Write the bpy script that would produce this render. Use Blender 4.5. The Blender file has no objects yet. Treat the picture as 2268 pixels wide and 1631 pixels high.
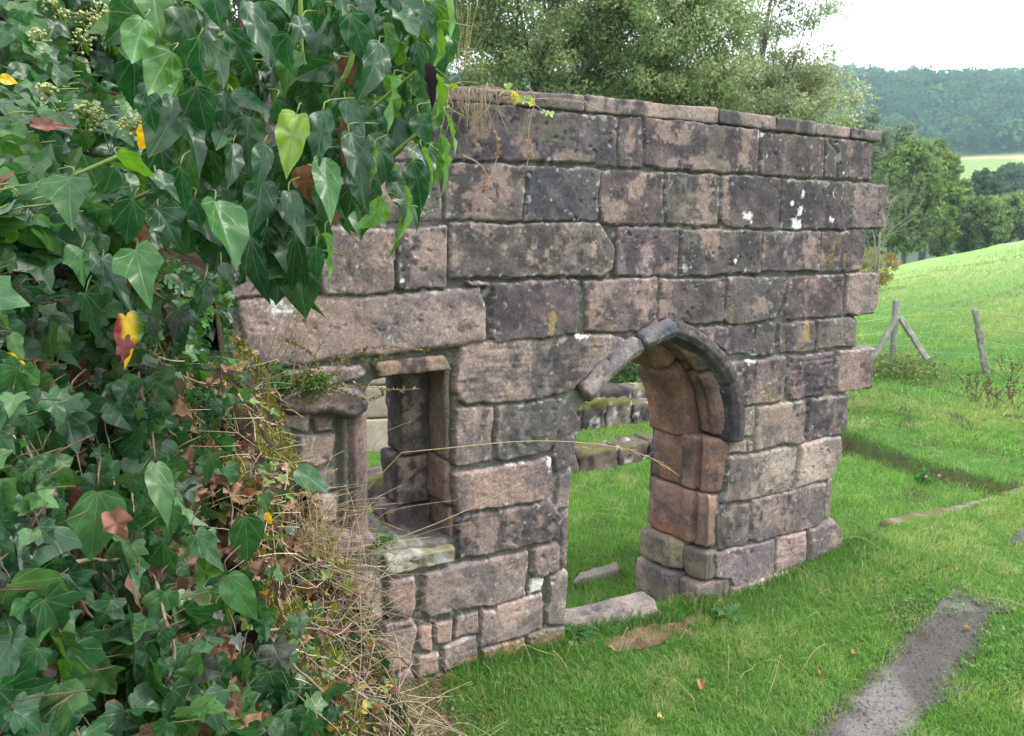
import bpy, math, random
import numpy as np
from mathutils import Vector
R = math.radians
rng = np.random.default_rng(7)
random.seed(7)
S = bpy.context.scene
COL = S.collection

# ------------------------------------------------------------------ camera, sky, sun, exposure
FOC, FW, FH, HOR, CZ = 1764., 2268., 1631., 540., 2.4
PITCH = math.atan((FH / 2 - HOR) / FOC)
cam = bpy.data.cameras.new("camera")
camo = bpy.data.objects.new("camera", cam)
COL.objects.link(camo)
camo.location = (0, 0, CZ)
camo.rotation_euler = (R(90) - PITCH, 0, 0)
cam.sensor_width = 36
cam.lens = 36 * FOC / FW
cam.clip_start, cam.clip_end = .05, 5000
cam.dof.use_dof = True
cam.dof.focus_distance = 1.7
cam.dof.aperture_fstop = 14
S.camera = camo

SUN_EL, SUN_AZ = 50, 92          # azimuth clockwise from +Y
W = bpy.data.worlds.new("World")
S.world = W
W.use_nodes = True
nt = W.node_tree
nt.nodes.clear()
wo = nt.nodes.new('ShaderNodeOutputWorld')
bg = nt.nodes.new('ShaderNodeBackground')
sky = nt.nodes.new('ShaderNodeTexSky')
sky.sky_type = 'NISHITA'
sky.sun_disc = False
sky.sun_elevation = R(SUN_EL)
sky.sun_rotation = R(SUN_AZ)
tc = nt.nodes.new('ShaderNodeTexCoord')
nz = nt.nodes.new('ShaderNodeTexNoise')
nz.inputs['Scale'].default_value = 2.2
nz.inputs['Detail'].default_value = 5
cr = nt.nodes.new('ShaderNodeValToRGB')
cr.color_ramp.elements[0].position = .3
cr.color_ramp.elements[0].color = (9.5, 10.0, 10.6, 1)
cr.color_ramp.elements[1].position = .7
cr.color_ramp.elements[1].color = (13.5, 13.8, 14.0, 1)
mx = nt.nodes.new('ShaderNodeMixRGB')
mx.inputs[0].default_value = .86
nt.links.new(tc.outputs['Generated'], nz.inputs['Vector'])
nt.links.new(nz.outputs['Fac'], cr.inputs['Fac'])
nt.links.new(sky.outputs[0], mx.inputs[1])
nt.links.new(cr.outputs[0], mx.inputs[2])
nt.links.new(mx.outputs[0], bg.inputs['Color'])
bg.inputs['Strength'].default_value = .1
nt.links.new(bg.outputs[0], wo.inputs['Surface'])

sl = bpy.data.lights.new("sun", 'SUN')
sl.energy = 2.0
sl.angle = R(12)
sl.color = (1, .95, .87)
so = bpy.data.objects.new("sun", sl)
COL.objects.link(so)
_d = Vector((math.sin(R(SUN_AZ)) * math.cos(R(SUN_EL)), math.cos(R(SUN_AZ)) * math.cos(R(SUN_EL)), math.sin(R(SUN_EL))))
so.rotation_euler = _d.to_track_quat('Z', 'Y').to_euler()
S.view_settings.view_transform = 'Standard'
S.view_settings.look = 'None'
S.view_settings.exposure = 1.25
S.view_settings.gamma = 1
S.cycles.use_denoising = True
S.cycles.max_bounces = 8
S.cycles.transparent_max_bounces = 8
S.cycles.volume_bounces = 1

# ------------------------------------------------------------------ frames of the place
def ray(F):
    x = (F[0] - FW / 2) / FOC
    y = (FH / 2 - F[1]) / FOC
    c, s = math.cos(PITCH), math.sin(PITCH)
    return np.array([x, c + y * s, -s + y * c])
CAM = np.array([0., 0., CZ])
def at(F, t):                       # a point t metres in front of the camera
    return CAM + ray(F) * t
def gnd(F, z=0.):
    r = ray(F)
    return CAM + r * ((z - CZ) / r[2])
_az = math.atan2(3266, math.hypot(FOC, 275))
U = np.array([math.sin(_az), math.cos(_az), 0.])        # along the ruined wall
N = np.array([math.cos(_az), -math.sin(_az), 0.])       # out of its face
ZZ = np.array([0., 0., 1.])
P0 = gnd((1250, 1430))
def wal(F, d=0.):                   # photo point -> (u, z) on the wall plane pushed out by d
    r = ray(F)
    t = np.dot(P0 + N * d - CAM, N) / np.dot(r, N)
    q = CAM + r * t
    return np.array([np.dot(q - P0, U), q[2]])
ZO = dict(A=(1600, 300), B=(2500, 300), C=(900, 900), D=(1600, 1000), E=(2500, 1000), G=(2400, 1700), H=(1500, 1700), I=(1300, 2100), J=(1000, 1400))
def zf(k, p):
    return ((ZO[k][0] + p[0] / 2) * FW / 4096, (ZO[k][1] + p[1] / 2) * FW / 4096)
def uzw(k, p, d=0.):
    return wal(zf(k, p), d)
def w3(u, z, d=0.):
    u, z, d = np.broadcast_arrays(np.asarray(u, float), np.asarray(z, float), np.asarray(d, float))
    return P0 + u[..., None] * U + d[..., None] * N + z[..., None] * ZZ

# ------------------------------------------------------------------ noise
def _h(ix, iy, iz, s):
    h = (ix.astype(np.uint32) * np.uint32(374761393) + iy.astype(np.uint32) * np.uint32(668265263) + iz.astype(np.uint32) * np.uint32(2246822519) + np.uint32((s * 3266489917) & 0xffffffff))
    h = (h ^ (h >> np.uint32(13))) * np.uint32(1274126177)
    h = (h ^ (h >> np.uint32(16))) * np.uint32(2654435761)
    return ((h ^ (h >> np.uint32(15))) & np.uint32(0xffff)).astype(np.float32) / 32767.5 - 1
def vn(P, s=0):
    P = np.asarray(P, float)
    i = np.floor(P)
    f = (P - i).astype(np.float32)
    i = i.astype(np.int64)
    f = f * f * f * (f * (f * 6 - 15) + 10)
    o = 0
    for a in (0, 1):
        wa = f[:, 0] if a else 1 - f[:, 0]
        for b in (0, 1):
            wb = f[:, 1] if b else 1 - f[:, 1]
            for c in (0, 1):
                wc = f[:, 2] if c else 1 - f[:, 2]
                o = o + wa * wb * wc * _h(i[:, 0] + a, i[:, 1] + b, i[:, 2] + c, s)
    return o
def fbm(P, sc, s=0, oc=4):
    P = np.asarray(P, float)
    P = P * np.asarray(sc, float)
    o, am = 0, 1.
    for k in range(oc):
        o = o + am * vn(P, s + k * 17)
        P = P * 2.03 + 7.1
        am *= .5
    return o / 1.5
def sst(a, b, x):
    t = np.clip((x - a) / (b - a), 0, 1)
    return t * t * (3 - 2 * t)
def mixc(a, b, f):
    return a + (b - a) * np.asarray(f)[..., None]

# ------------------------------------------------------------------ mesh building
class MB:
    def __init__(s):
        s.V, s.Q, s.T, s.C, s.L, s.n = [], [], [], [], [], 0
    def add(s, V, Q=None, T=None, c=None, l=None):
        V = np.asarray(V, float).reshape(-1, 3)
        k = len(V)
        s.V.append(V)
        if Q is not None and len(Q): s.Q.append(np.asarray(Q, np.int64).reshape(-1, 4) + s.n)
        if T is not None and len(T): s.T.append(np.asarray(T, np.int64).reshape(-1, 3) + s.n)
        c = np.ones((k, 3)) * .5 if c is None else np.asarray(c, float)
        s.C.append(np.broadcast_to(c, (k, 3)))
        s.L.append(np.zeros((k, 3)) if l is None else np.asarray(l, float))
        s.n += k
        return s
    def join(s, o):
        L = np.tile([.25, 0, 0], (o.n, 1))
        s.add(np.concatenate(o.V), np.concatenate(o.Q) if o.Q else None, np.concatenate(o.T) if o.T else None, np.concatenate(o.C), L)
        return s
    def build(s, name, mat, parent=None, smooth=True):
        V = np.concatenate(s.V)
        C = np.concatenate(s.C)
        L = np.concatenate(s.L)
        if parent is not None:
            V = V - np.array(parent_world(parent))
        Q = np.concatenate(s.Q) if s.Q else np.zeros((0, 4), np.int64)
        T = np.concatenate(s.T) if s.T else np.zeros((0, 3), np.int64)
        me = bpy.data.meshes.new(name)
        me.vertices.add(len(V))
        me.vertices.foreach_set('co', V.astype(np.float32).ravel())
        nl = Q.size + T.size
        me.loops.add(nl)
        me.loops.foreach_set('vertex_index', np.concatenate([Q.ravel(), T.ravel()]).astype(np.int32))
        me.polygons.add(len(Q) + len(T))
        st = np.concatenate([np.arange(len(Q)) * 4, Q.size + np.arange(len(T)) * 3])
        me.polygons.foreach_set('loop_start', st.astype(np.int32))
        me.update(calc_edges=True)
        me.validate()
        a = me.attributes.new('col', 'FLOAT_COLOR', 'POINT')
        a.data.foreach_set('color', np.c_[C, np.ones(len(C))].astype(np.float32).ravel())
        if np.any(L):
            a = me.attributes.new('luv', 'FLOAT_VECTOR', 'POINT')
            a.data.foreach_set('vector', L.astype(np.float32).ravel())
        me.polygons.foreach_set('use_smooth', np.full(len(me.polygons), smooth))
        me.materials.append(mat)
        o = bpy.data.objects.new(name, me)
        COL.objects.link(o)
        if parent is not None:
            o.parent = parent
        return o
def parent_world(p):
    l = np.array(p.location)
    while p.parent is not None:
        p = p.parent
        l = l + np.array(p.location)
    return l
def tag(o, label=None, cat=None, group=None, kind=None):
    if label: o['label'] = label
    if cat: o['category'] = cat
    if group: o['group'] = group
    if kind: o['kind'] = kind
    return o
def thing(name, loc, label, cat, group=None):
    o = bpy.data.objects.new(name, None)
    o.empty_display_size = .1
    o.location = loc
    COL.objects.link(o)
    return tag(o, label, cat, group)

def gridq(nu, nv):
    i = np.arange(nu * nv).reshape(nu, nv)
    return np.stack([i[:-1, :-1], i[1:, :-1], i[1:, 1:], i[:-1, 1:]], -1).reshape(-1, 4)
def nrm(v):
    v = np.asarray(v, float)
    return v / np.maximum(np.linalg.norm(v, axis=-1, keepdims=True), 1e-9)
def smoothpath(P, n):
    P = np.asarray(P, float)
    k = len(P)
    if k < 3:
        t = np.linspace(0, 1, n)[:, None]
        return P[0] * (1 - t) + P[-1] * t
    E_ = np.vstack([2 * P[0] - P[1], P, 2 * P[-1] - P[-2]])
    out = []
    for t in np.linspace(0, k - 1 - 1e-6, n):
        i = int(t); f = t - i
        a, b, c, d = E_[i], E_[i + 1], E_[i + 2], E_[i + 3]
        out.append(.5 * (2 * b + (c - a) * f + (2 * a - 5 * b + 4 * c - d) * f * f + (3 * b - a - 3 * c + d) * f ** 3))
    return np.array(out)
def tube(mb, P, r, c=None, k=6, rough=0., seed=0):
    P = np.asarray(P, float)
    n = len(P)
    r = np.broadcast_to(np.asarray(r, float), (n,)) if np.ndim(r) < 1 or len(np.atleast_1d(r)) == n else np.interp(np.linspace(0, 1, n), np.linspace(0, 1, len(r)), r)
    tg = nrm(np.gradient(P, axis=0))
    a = np.cross(tg[0], [.3, .2, .93]); a = nrm(a)
    A = []
    for t in tg:
        a = nrm(a - t * np.dot(a, t)); A.append(a)
    A = np.array(A); B = np.cross(tg, A)
    th = np.arange(k) * 2 * math.pi / k
    V = P[:, None] + (A[:, None] * np.cos(th)[None, :, None] + B[:, None] * np.sin(th)[None, :, None]) * r[:, None, None]
    if rough:
        q = vn(V.reshape(-1, 3) * 40, seed).reshape(n, k, 1)
        V = V + (V - P[:, None]) * q * rough
    i = np.arange(n * k).reshape(n, k)
    j = np.roll(i, -1, 1)
    Q = np.stack([i[:-1], j[:-1], j[1:], i[1:]], -1).reshape(-1, 4)
    V = np.vstack([V.reshape(-1, 3), P[:1], P[-1:]])
    T = np.vstack([np.stack([j[0], i[0], np.full(k, n * k)], -1), np.stack([i[-1], j[-1], np.full(k, n * k + 1)], -1)])
    mb.add(V, Q, T, c)
    return mb

# ------------------------------------------------------------------ materials
def mat(name):
    m = bpy.data.materials.new(name)
    m.use_nodes = True
    t = m.node_tree
    return m, t, t.nodes['Principled BSDF'], t.nodes['Material Output']
def nd(t, ty, **k):
    n = t.nodes.new(ty)
    for a, b in k.items():
        if a in n.inputs: n.inputs[a].default_value = b
        else: setattr(n, a, b)
    return n
def mth(t, op, a, b=None):
    n = t.nodes.new('ShaderNodeMath')
    n.operation = op
    for i, v in enumerate((a, b)):
        if v is None: continue
        if isinstance(v, (int, float)): n.inputs[i].default_value = v
        else: t.links.new(v, n.inputs[i])
    return n.outputs[0]
def attr(t, n='col'):
    a = t.nodes.new('ShaderNodeAttribute')
    a.attribute_name = n
    return a
def simple(name, rough=.9, scale=60, var=.35, bump=.3, dist=.004, spec=.2, trans=0., rgh=.65):
    m, t, b, o = mat(name)
    a = attr(t)
    g = nd(t, 'ShaderNodeNewGeometry')
    n = nd(t, 'ShaderNodeTexNoise', Scale=scale, Detail=8., Roughness=rgh)
    t.links.new(g.outputs['Position'], n.inputs['Vector'])
    r = nd(t, 'ShaderNodeMapRange')
    r.inputs['From Min'].default_value = .25; r.inputs['From Max'].default_value = .75
    r.inputs['To Min'].default_value = 1 - var; r.inputs['To Max'].default_value = 1 + var
    t.links.new(n.outputs['Fac'], r.inputs['Value'])
    mm = nd(t, 'ShaderNodeMixRGB', blend_type='MULTIPLY'); mm.inputs[0].default_value = 1
    t.links.new(a.outputs['Color'], mm.inputs[1]); t.links.new(r.outputs[0], mm.inputs[2])
    t.links.new(mm.outputs[0], b.inputs['Base Color'])
    b.inputs['Roughness'].default_value = rough
    b.inputs['Specular IOR Level'].default_value = spec
    if bump:
        bp = nd(t, 'ShaderNodeBump', Strength=bump, Distance=dist)
        t.links.new(n.outputs['Fac'], bp.inputs['Height']); t.links.new(bp.outputs[0], b.inputs['Normal'])
    if trans:
        tr = nd(t, 'ShaderNodeBsdfTranslucent')
        hs = nd(t, 'ShaderNodeHueSaturation', Saturation=1.0, Value=1.5)
        t.links.new(mm.outputs[0], hs.inputs['Color']); t.links.new(hs.outputs[0], tr.inputs['Color'])
        ms = nd(t, 'ShaderNodeMixShader'); ms.inputs[0].default_value = trans
        t.links.new(b.outputs[0], ms.inputs[1]); t.links.new(tr.outputs[0], ms.inputs[2])
        t.links.new(ms.outputs[0], o.inputs['Surface'])
    return m
M_STONE = simple('sandstone', .92, 75, .6, .85, .008, .15, rgh=.78)
M_WOOD = simple('weathered_wood', .85, 70, .4, .5, .004)
M_TWIG = simple('twig_bark', .8, 90, .3, .3, .002)
M_DRY = simple('dry_stalk', .7, 50, .2, 0, 0, .3, .15)
M_GRASS = simple('grass_blade', .55, 30, .15, 0, 0, .3, .42)
M_TREE = simple('tree_leaf', .6, 8, .2, 0, 0, .25, .55)
M_FAR = simple('far_leaf', .8, .4, .3, 0, 0, .1, .4)
M_MOSS = simple('moss', .95, 120, .4, .6, .008, .1, .15)
M_DEAD = simple('dead_leaf', .75, 60, .35, .4, .003, .25, .2)
M_WIRE = simple('wire', .5, 50, .2, 0, 0, .5)
M_SOIL = simple('soil', .95, 60, .5, .8, .02, .1)
M_GROUND = simple('ground_turf', .95, 18, .45, .9, .03, .1)
M_CONC = simple('path_concrete', .95, 90, .6, 1., .012, .1)
M_PETAL = simple('petal', .6, 50, .15, 0, 0, .2, .3)

def leafmat():
    m, t, b, o = mat('ivy_leaf')
    a = attr(t); l = attr(t, 'luv')
    s = nd(t, 'ShaderNodeSeparateXYZ'); t.links.new(l.outputs['Vector'], s.inputs[0])
    x, y = s.outputs[0], s.outputs[1]
    ang = mth(t, 'ARCTAN2', x, y)
    rr = mth(t, 'SQRT', mth(t, 'ADD', mth(t, 'MULTIPLY', x, x), mth(t, 'MULTIPLY', y, y)))
    fr = mth(t, 'ABSOLUTE', mth(t, 'SUBTRACT', mth(t, 'FRACT', mth(t, 'ADD', mth(t, 'DIVIDE', ang, .62), .5)), .5))
    dd = mth(t, 'MULTIPLY', mth(t, 'MULTIPLY', fr, .62), rr)
    v1 = nd(t, 'ShaderNodeMapRange'); v1.inputs['From Min'].default_value = .002; v1.inputs['From Max'].default_value = .012
    v1.inputs['To Min'].default_value = 1; v1.inputs['To Max'].default_value = 0
    t.links.new(dd, v1.inputs['Value'])
    # side veins
    ax = mth(t, 'ABSOLUTE', x)
    f2 = mth(t, 'ABSOLUTE', mth(t, 'SUBTRACT', mth(t, 'FRACT', mth(t, 'SUBTRACT', mth(t, 'MULTIPLY', y, 6.), mth(t, 'MULTIPLY', ax, 5.))), .5))
    v2 = nd(t, 'ShaderNodeMapRange'); v2.inputs['From Min'].default_value = .02; v2.inputs['From Max'].default_value = .09
    v2.inputs['To Min'].default_value = .18; v2.inputs['To Max'].default_value = 0
    t.links.new(f2, v2.inputs['Value'])
    vv = mth(t, 'MAXIMUM', v1.outputs[0], v2.outputs[0])
    g = nd(t, 'ShaderNodeNewGeometry')
    n = nd(t, 'ShaderNodeTexNoise', Scale=70., Detail=4.)
    t.links.new(g.outputs['Position'], n.inputs['Vector'])
    r = nd(t, 'ShaderNodeMapRange'); r.inputs['From Min'].default_value = .3; r.inputs['From Max'].default_value = .7
    r.inputs['To Min'].default_value = .75; r.inputs['To Max'].default_value = 1.25
    t.links.new(n.outputs['Fac'], r.inputs['Value'])
    mm = nd(t, 'ShaderNodeMixRGB', blend_type='MULTIPLY'); mm.inputs[0].default_value = 1
    t.links.new(a.outputs['Color'], mm.inputs[1]); t.links.new(r.outputs[0], mm.inputs[2])
    n2 = nd(t, 'ShaderNodeTexNoise', Scale=38., Detail=3.)
    t.links.new(g.outputs['Position'], n2.inputs['Vector'])
    sp = nd(t, 'ShaderNodeMapRange'); sp.inputs['From Min'].default_value = .70; sp.inputs['From Max'].default_value = .76; sp.inputs['To Max'].default_value = .7
    t.links.new(n2.outputs['Fac'], sp.inputs['Value'])
    bl = nd(t, 'ShaderNodeMixRGB'); bl.inputs[2].default_value = (.12, .075, .03, 1)
    t.links.new(sp.outputs[0], bl.inputs[0]); t.links.new(mm.outputs[0], bl.inputs[1])
    mm = bl
    lt = nd(t, 'ShaderNodeMixRGB'); lt.inputs[2].default_value = (.19, .28, .13, 1)
    t.links.new(mth(t, 'MULTIPLY', vv, .42), lt.inputs[0]); t.links.new(mm.outputs[0], lt.inputs[1])
    bk = nd(t, 'ShaderNodeHueSaturation', Saturation=.9, Value=1.6)
    t.links.new(lt.outputs[0], bk.inputs['Color'])
    side = nd(t, 'ShaderNodeMixRGB')
    t.links.new(g.outputs['Backfacing'], side.inputs[0]); t.links.new(lt.outputs[0], side.inputs[1]); t.links.new(bk.outputs[0], side.inputs[2])
    t.links.new(side.outputs[0], b.inputs['Base Color'])
    b.inputs['Roughness'].default_value = .4
    b.inputs['Specular IOR Level'].default_value = .5
    bp = nd(t, 'ShaderNodeBump', Strength=.35, Distance=.002)
    t.links.new(mth(t, 'ADD', mth(t, 'MULTIPLY', vv, -.6), mth(t, 'MULTIPLY', n.outputs['Fac'], .5)), bp.inputs['Height'])
    t.links.new(bp.outputs[0], b.inputs['Normal'])
    tr = nd(t, 'ShaderNodeBsdfTranslucent')
    hs = nd(t, 'ShaderNodeHueSaturation', Saturation=1.2, Value=2.6)
    hs.inputs['Hue'].default_value = .47
    t.links.new(lt.outputs[0], hs.inputs['Color']); t.links.new(hs.outputs[0], tr.inputs['Color'])
    ms = nd(t, 'ShaderNodeMixShader'); ms.inputs[0].default_value = .26
    t.links.new(b.outputs[0], ms.inputs[1]); t.links.new(tr.outputs[0], ms.inputs[2])
    t.links.new(ms.outputs[0], o.inputs['Surface'])
    return m
M_LEAF = leafmat()

# ------------------------------------------------------------------ ground
def uw(x, y):
    dx, dy = x - P0[0], y - P0[1]
    return dx * U[0] + dy * U[1], dx * N[0] + dy * N[1]
CUT = 5.45                           # where the dug-out room ends, along the wall line
def hgt(x, y, detail=True):
    x = np.asarray(x, float); y = np.asarray(y, float)
    sh = x.shape
    x = x.ravel(); y = y.ravel()
    r = np.hypot(x, y)
    a = np.degrees(np.arctan2(x, np.maximum(y, -1e9)))
    u, w = uw(x, y)
    P = np.c_[x, y, x * 0]
    n1 = fbm(P, .9, 3, 3); n2 = fbm(P, .28, 5, 3)
    front = .16 * sst(1.2, 2.7, u) + .1 * sst(3, 9, u) + .02
    room = -.06 + 0 * x
    out = .16 + .1 * sst(5.8, 9, u)
    wav = .05 * n2
    inroom = sst(-.05, -.3, w)
    outside = np.maximum(sst(CUT - .11 + .3 * n2, CUT + .11 + .3 * n2, u + .05 * n1), sst(-3.1, -3.35, w) * .75)
    outside = np.maximum(outside, sst(-4.4, -4.7, w))
    back = room * (1 - outside) + (out + .16 * np.clip(n2, -1, 1)) * outside
    h = front * (1 - inroom) + back * inroom + .025 * n1 + wav * .3
    h = h + .12 * fbm(P, .16, 9, 3) * sst(9, 16, r) + .16 * sst(.15, .75, fbm(P, .42, 15, 3)) * sst(8.5, 12, r) * (1 - sst(30, 60, r)) * sst(CUT, CUT + 1, u)
    # far field, valley, wooded hill
    zc = np.interp(a, [-60, 10, 20, 25, 28.5, 32, 38, 60], [0, .1, .2, .75, 1.5, 2.1, 3.4, 6])
    rc = 48.
    fld = zc * sst(9, rc, r) * (1 - sst(rc + 4, 110, r)) - 7 * sst(rc + 4, 115, r)
    rd_ = np.maximum(y + .06 * np.abs(x), .35 * r)
    hill = np.interp(rd_, [0, 140, 200, 280, 330, 420, 520, 600, 2000], [0, 0, 9, 31, 46, 80, 104, 107, 107])
    hill = hill * (1 + .035 * fbm(P, .012, 21, 3) * sst(200, 400, rd_))
    h = h + fld + hill + .5 * n2 * sst(60, 120, r)
    return h.reshape(sh)

def ax(pts):
    o = []
    for (a, b, s) in pts:
        o.append(np.arange(a, b, s))
    return np.unique(np.round(np.concatenate(o), 4))
gx = ax([(-3000, -400, 200), (-400, -40, 14), (-40, -6, 1.2), (-6, -2, .25), (-2, 9, .075), (9, 16, .2), (16, 60, .8), (60, 420, 6), (420, 3001, 180)])
gy = ax([(-400, -20, 60), (-20, -2, 2), (-2, 2, .3), (2, 12.5, .075), (12.5, 20, .2), (20, 80, .8), (80, 620, 6), (620, 3001, 180)])
GX, GY = np.meshgrid(gx, gy, indexing='ij')
GZ = hgt(GX, GY)
GP = np.c_[GX.ravel(), GY.ravel(), GZ.ravel()]
_rd = np.maximum(GP[:, 1] + .06 * np.abs(GP[:, 0]), .35 * np.hypot(GP[:, 0], GP[:, 1]))
_r = np.hypot(GP[:, 0], GP[:, 1]); _u, _w = uw(GP[:, 0], GP[:, 1])
_c = np.tile([.06, .14, .025], (len(GP), 1))
_c = mixc(_c, np.array([.13, .17, .04]), sst(-.2, .6, fbm(GP, .5, 31, 4)))
_c = mixc(_c, np.array([.19, .16, .075]), sst(.35, .9, fbm(GP, 2.2, 33, 4)) * .6 * (_r < 60))
_c = mixc(_c, np.array([.06, .045, .03]), sst(.3, .6, fbm(GP, 4, 35, 3)) * (_r < 14))
_c = mixc(_c, np.array([.06, .055, .025]), np.exp(-((_u - CUT - .3 * fbm(np.c_[GP[:, :2], 0 * _u], .28, 5, 3)) / .09) ** 2) * .8 * (_w < -.3) * (_w > -3.4))
far = sst(16, 40, _r)
_c = mixc(_c, mixc(np.tile([.19, .31, .09], (len(GP), 1)), np.array([.27, .34, .13]), sst(-.3, .5, fbm(GP, [.05, .16, 1], 37, 4))), far)
_c = mixc(_c, np.array([.045, .075, .03]), sst(52, 75, _r) * (1 - sst(250, 262, _rd)))
_c = mixc(_c, np.array([.17, .24, .075]), (_rd > 255) & (_rd < 318))
_c = mixc(_c, np.array([.35, .30, .16]), (_rd > 307) & (_rd < 318))
_c = mixc(_c, np.array([.03, .06, .025]), _rd > 318)
g = MB().add(GP, gridq(len(gx), len(gy)), c=_c).build('ground', M_GROUND)
tag(g, kind='structure')

# ------------------------------------------------------------------ stone colouring
PINK, MAUVE, CRUST, MORT = np.array([.285, .213, .192]), np.array([.148, .123, .126]), np.array([.055, .051, .058]), np.array([.19, .182, .165])
def stonecol(P, tone, sd=None, seed=0, hue=None):
    """P (n,3) in wall coordinates (u, z, d); tone = how much of the dark weathered crust covers it"""
    n = len(P)
    tone = np.broadcast_to(np.asarray(tone, float), (n,))
    big = fbm(P, [2.6, 2.2, 2.6], 51 + seed, 4)
    strk = fbm(P, [11, 1.3, 11], 53 + seed, 3)
    fine = fbm(P, 26, 55 + seed, 3)
    sp = fbm(P, 75, 57 + seed, 2)
    base = mixc(np.tile(MAUVE, (n, 1)), PINK, sst(-.45, .5, fbm(P, 5.5, 59 + seed, 4) + .25 * sp))
    m = .75 * big + .42 * strk + .5 * fine + .3 * sp + (tone - .5) * 2.3
    c = mixc(base, mixc(np.tile(CRUST, (n, 1)), MAUVE * .8, sst(-.4, .7, fbm(P, 9, 61 + seed, 3))), sst(-.16, .28, m) * .93)
    c = c * (1 + .22 * sp[:, None])
    if hue is not None:
        c = c * hue
    if sd is not None:                # pale crumbling arrises, lichen by the joints
        e = np.exp(-np.clip(sd, 0, 1) / .016)
        c = mixc(c, np.array([.27, .23, .21]), e * sst(-.2, .5, fine) * .55)
        li = sst(.66, .8, fbm(P, 34, 63 + seed, 3) + .5 * np.exp(-np.clip(sd, 0, 1) / .03) - .06)
        c = mixc(c, np.array([.5, .5, .48]), li * .4)
    wl = sst(.86, .96, fbm(P, 7, 65 + seed, 2) * .55 + .8 * fbm(P, 55, 66 + seed, 2))
    c = mixc(c, np.array([.5, .5, .48]), wl * .9)
    yl = sst(.7, 1.0, fbm(P, [8, 3, 8], 67 + seed, 3) + .2 * sp)
    c = mixc(c, np.array([.30, .23, .08]), yl * .45)
    pit = sst(.62, .8, fbm(P, 60, 69 + seed, 2))
    c = mixc(c, CRUST * .6, pit * .55)
    return np.clip(c, .01, .9)

def sdpoly(p, poly):
    """signed distance, negative inside"""
    d = np.full(len(p), 1e9); s = np.ones(len(p))
    k = len(poly)
    for i in range(k):
        a, b = poly[i], poly[(i + 1) % k]
        e = b - a; w = p - a
        t = np.clip((w @ e) / (e @ e + 1e-12), 0, 1)
        q = w - t[:, None] * e
        d = np.minimum(d, (q * q).sum(1))
        c1 = p[:, 1] >= a[1]; c2 = p[:, 1] < b[1]; c3 = e[0] * w[:, 1] > e[1] * w[:, 0]
        f = (c1 & c2 & c3) | (~c1 & ~c2 & ~c3)
        s = np.where(f, -s, s)
    return s * np.sqrt(d)

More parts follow.
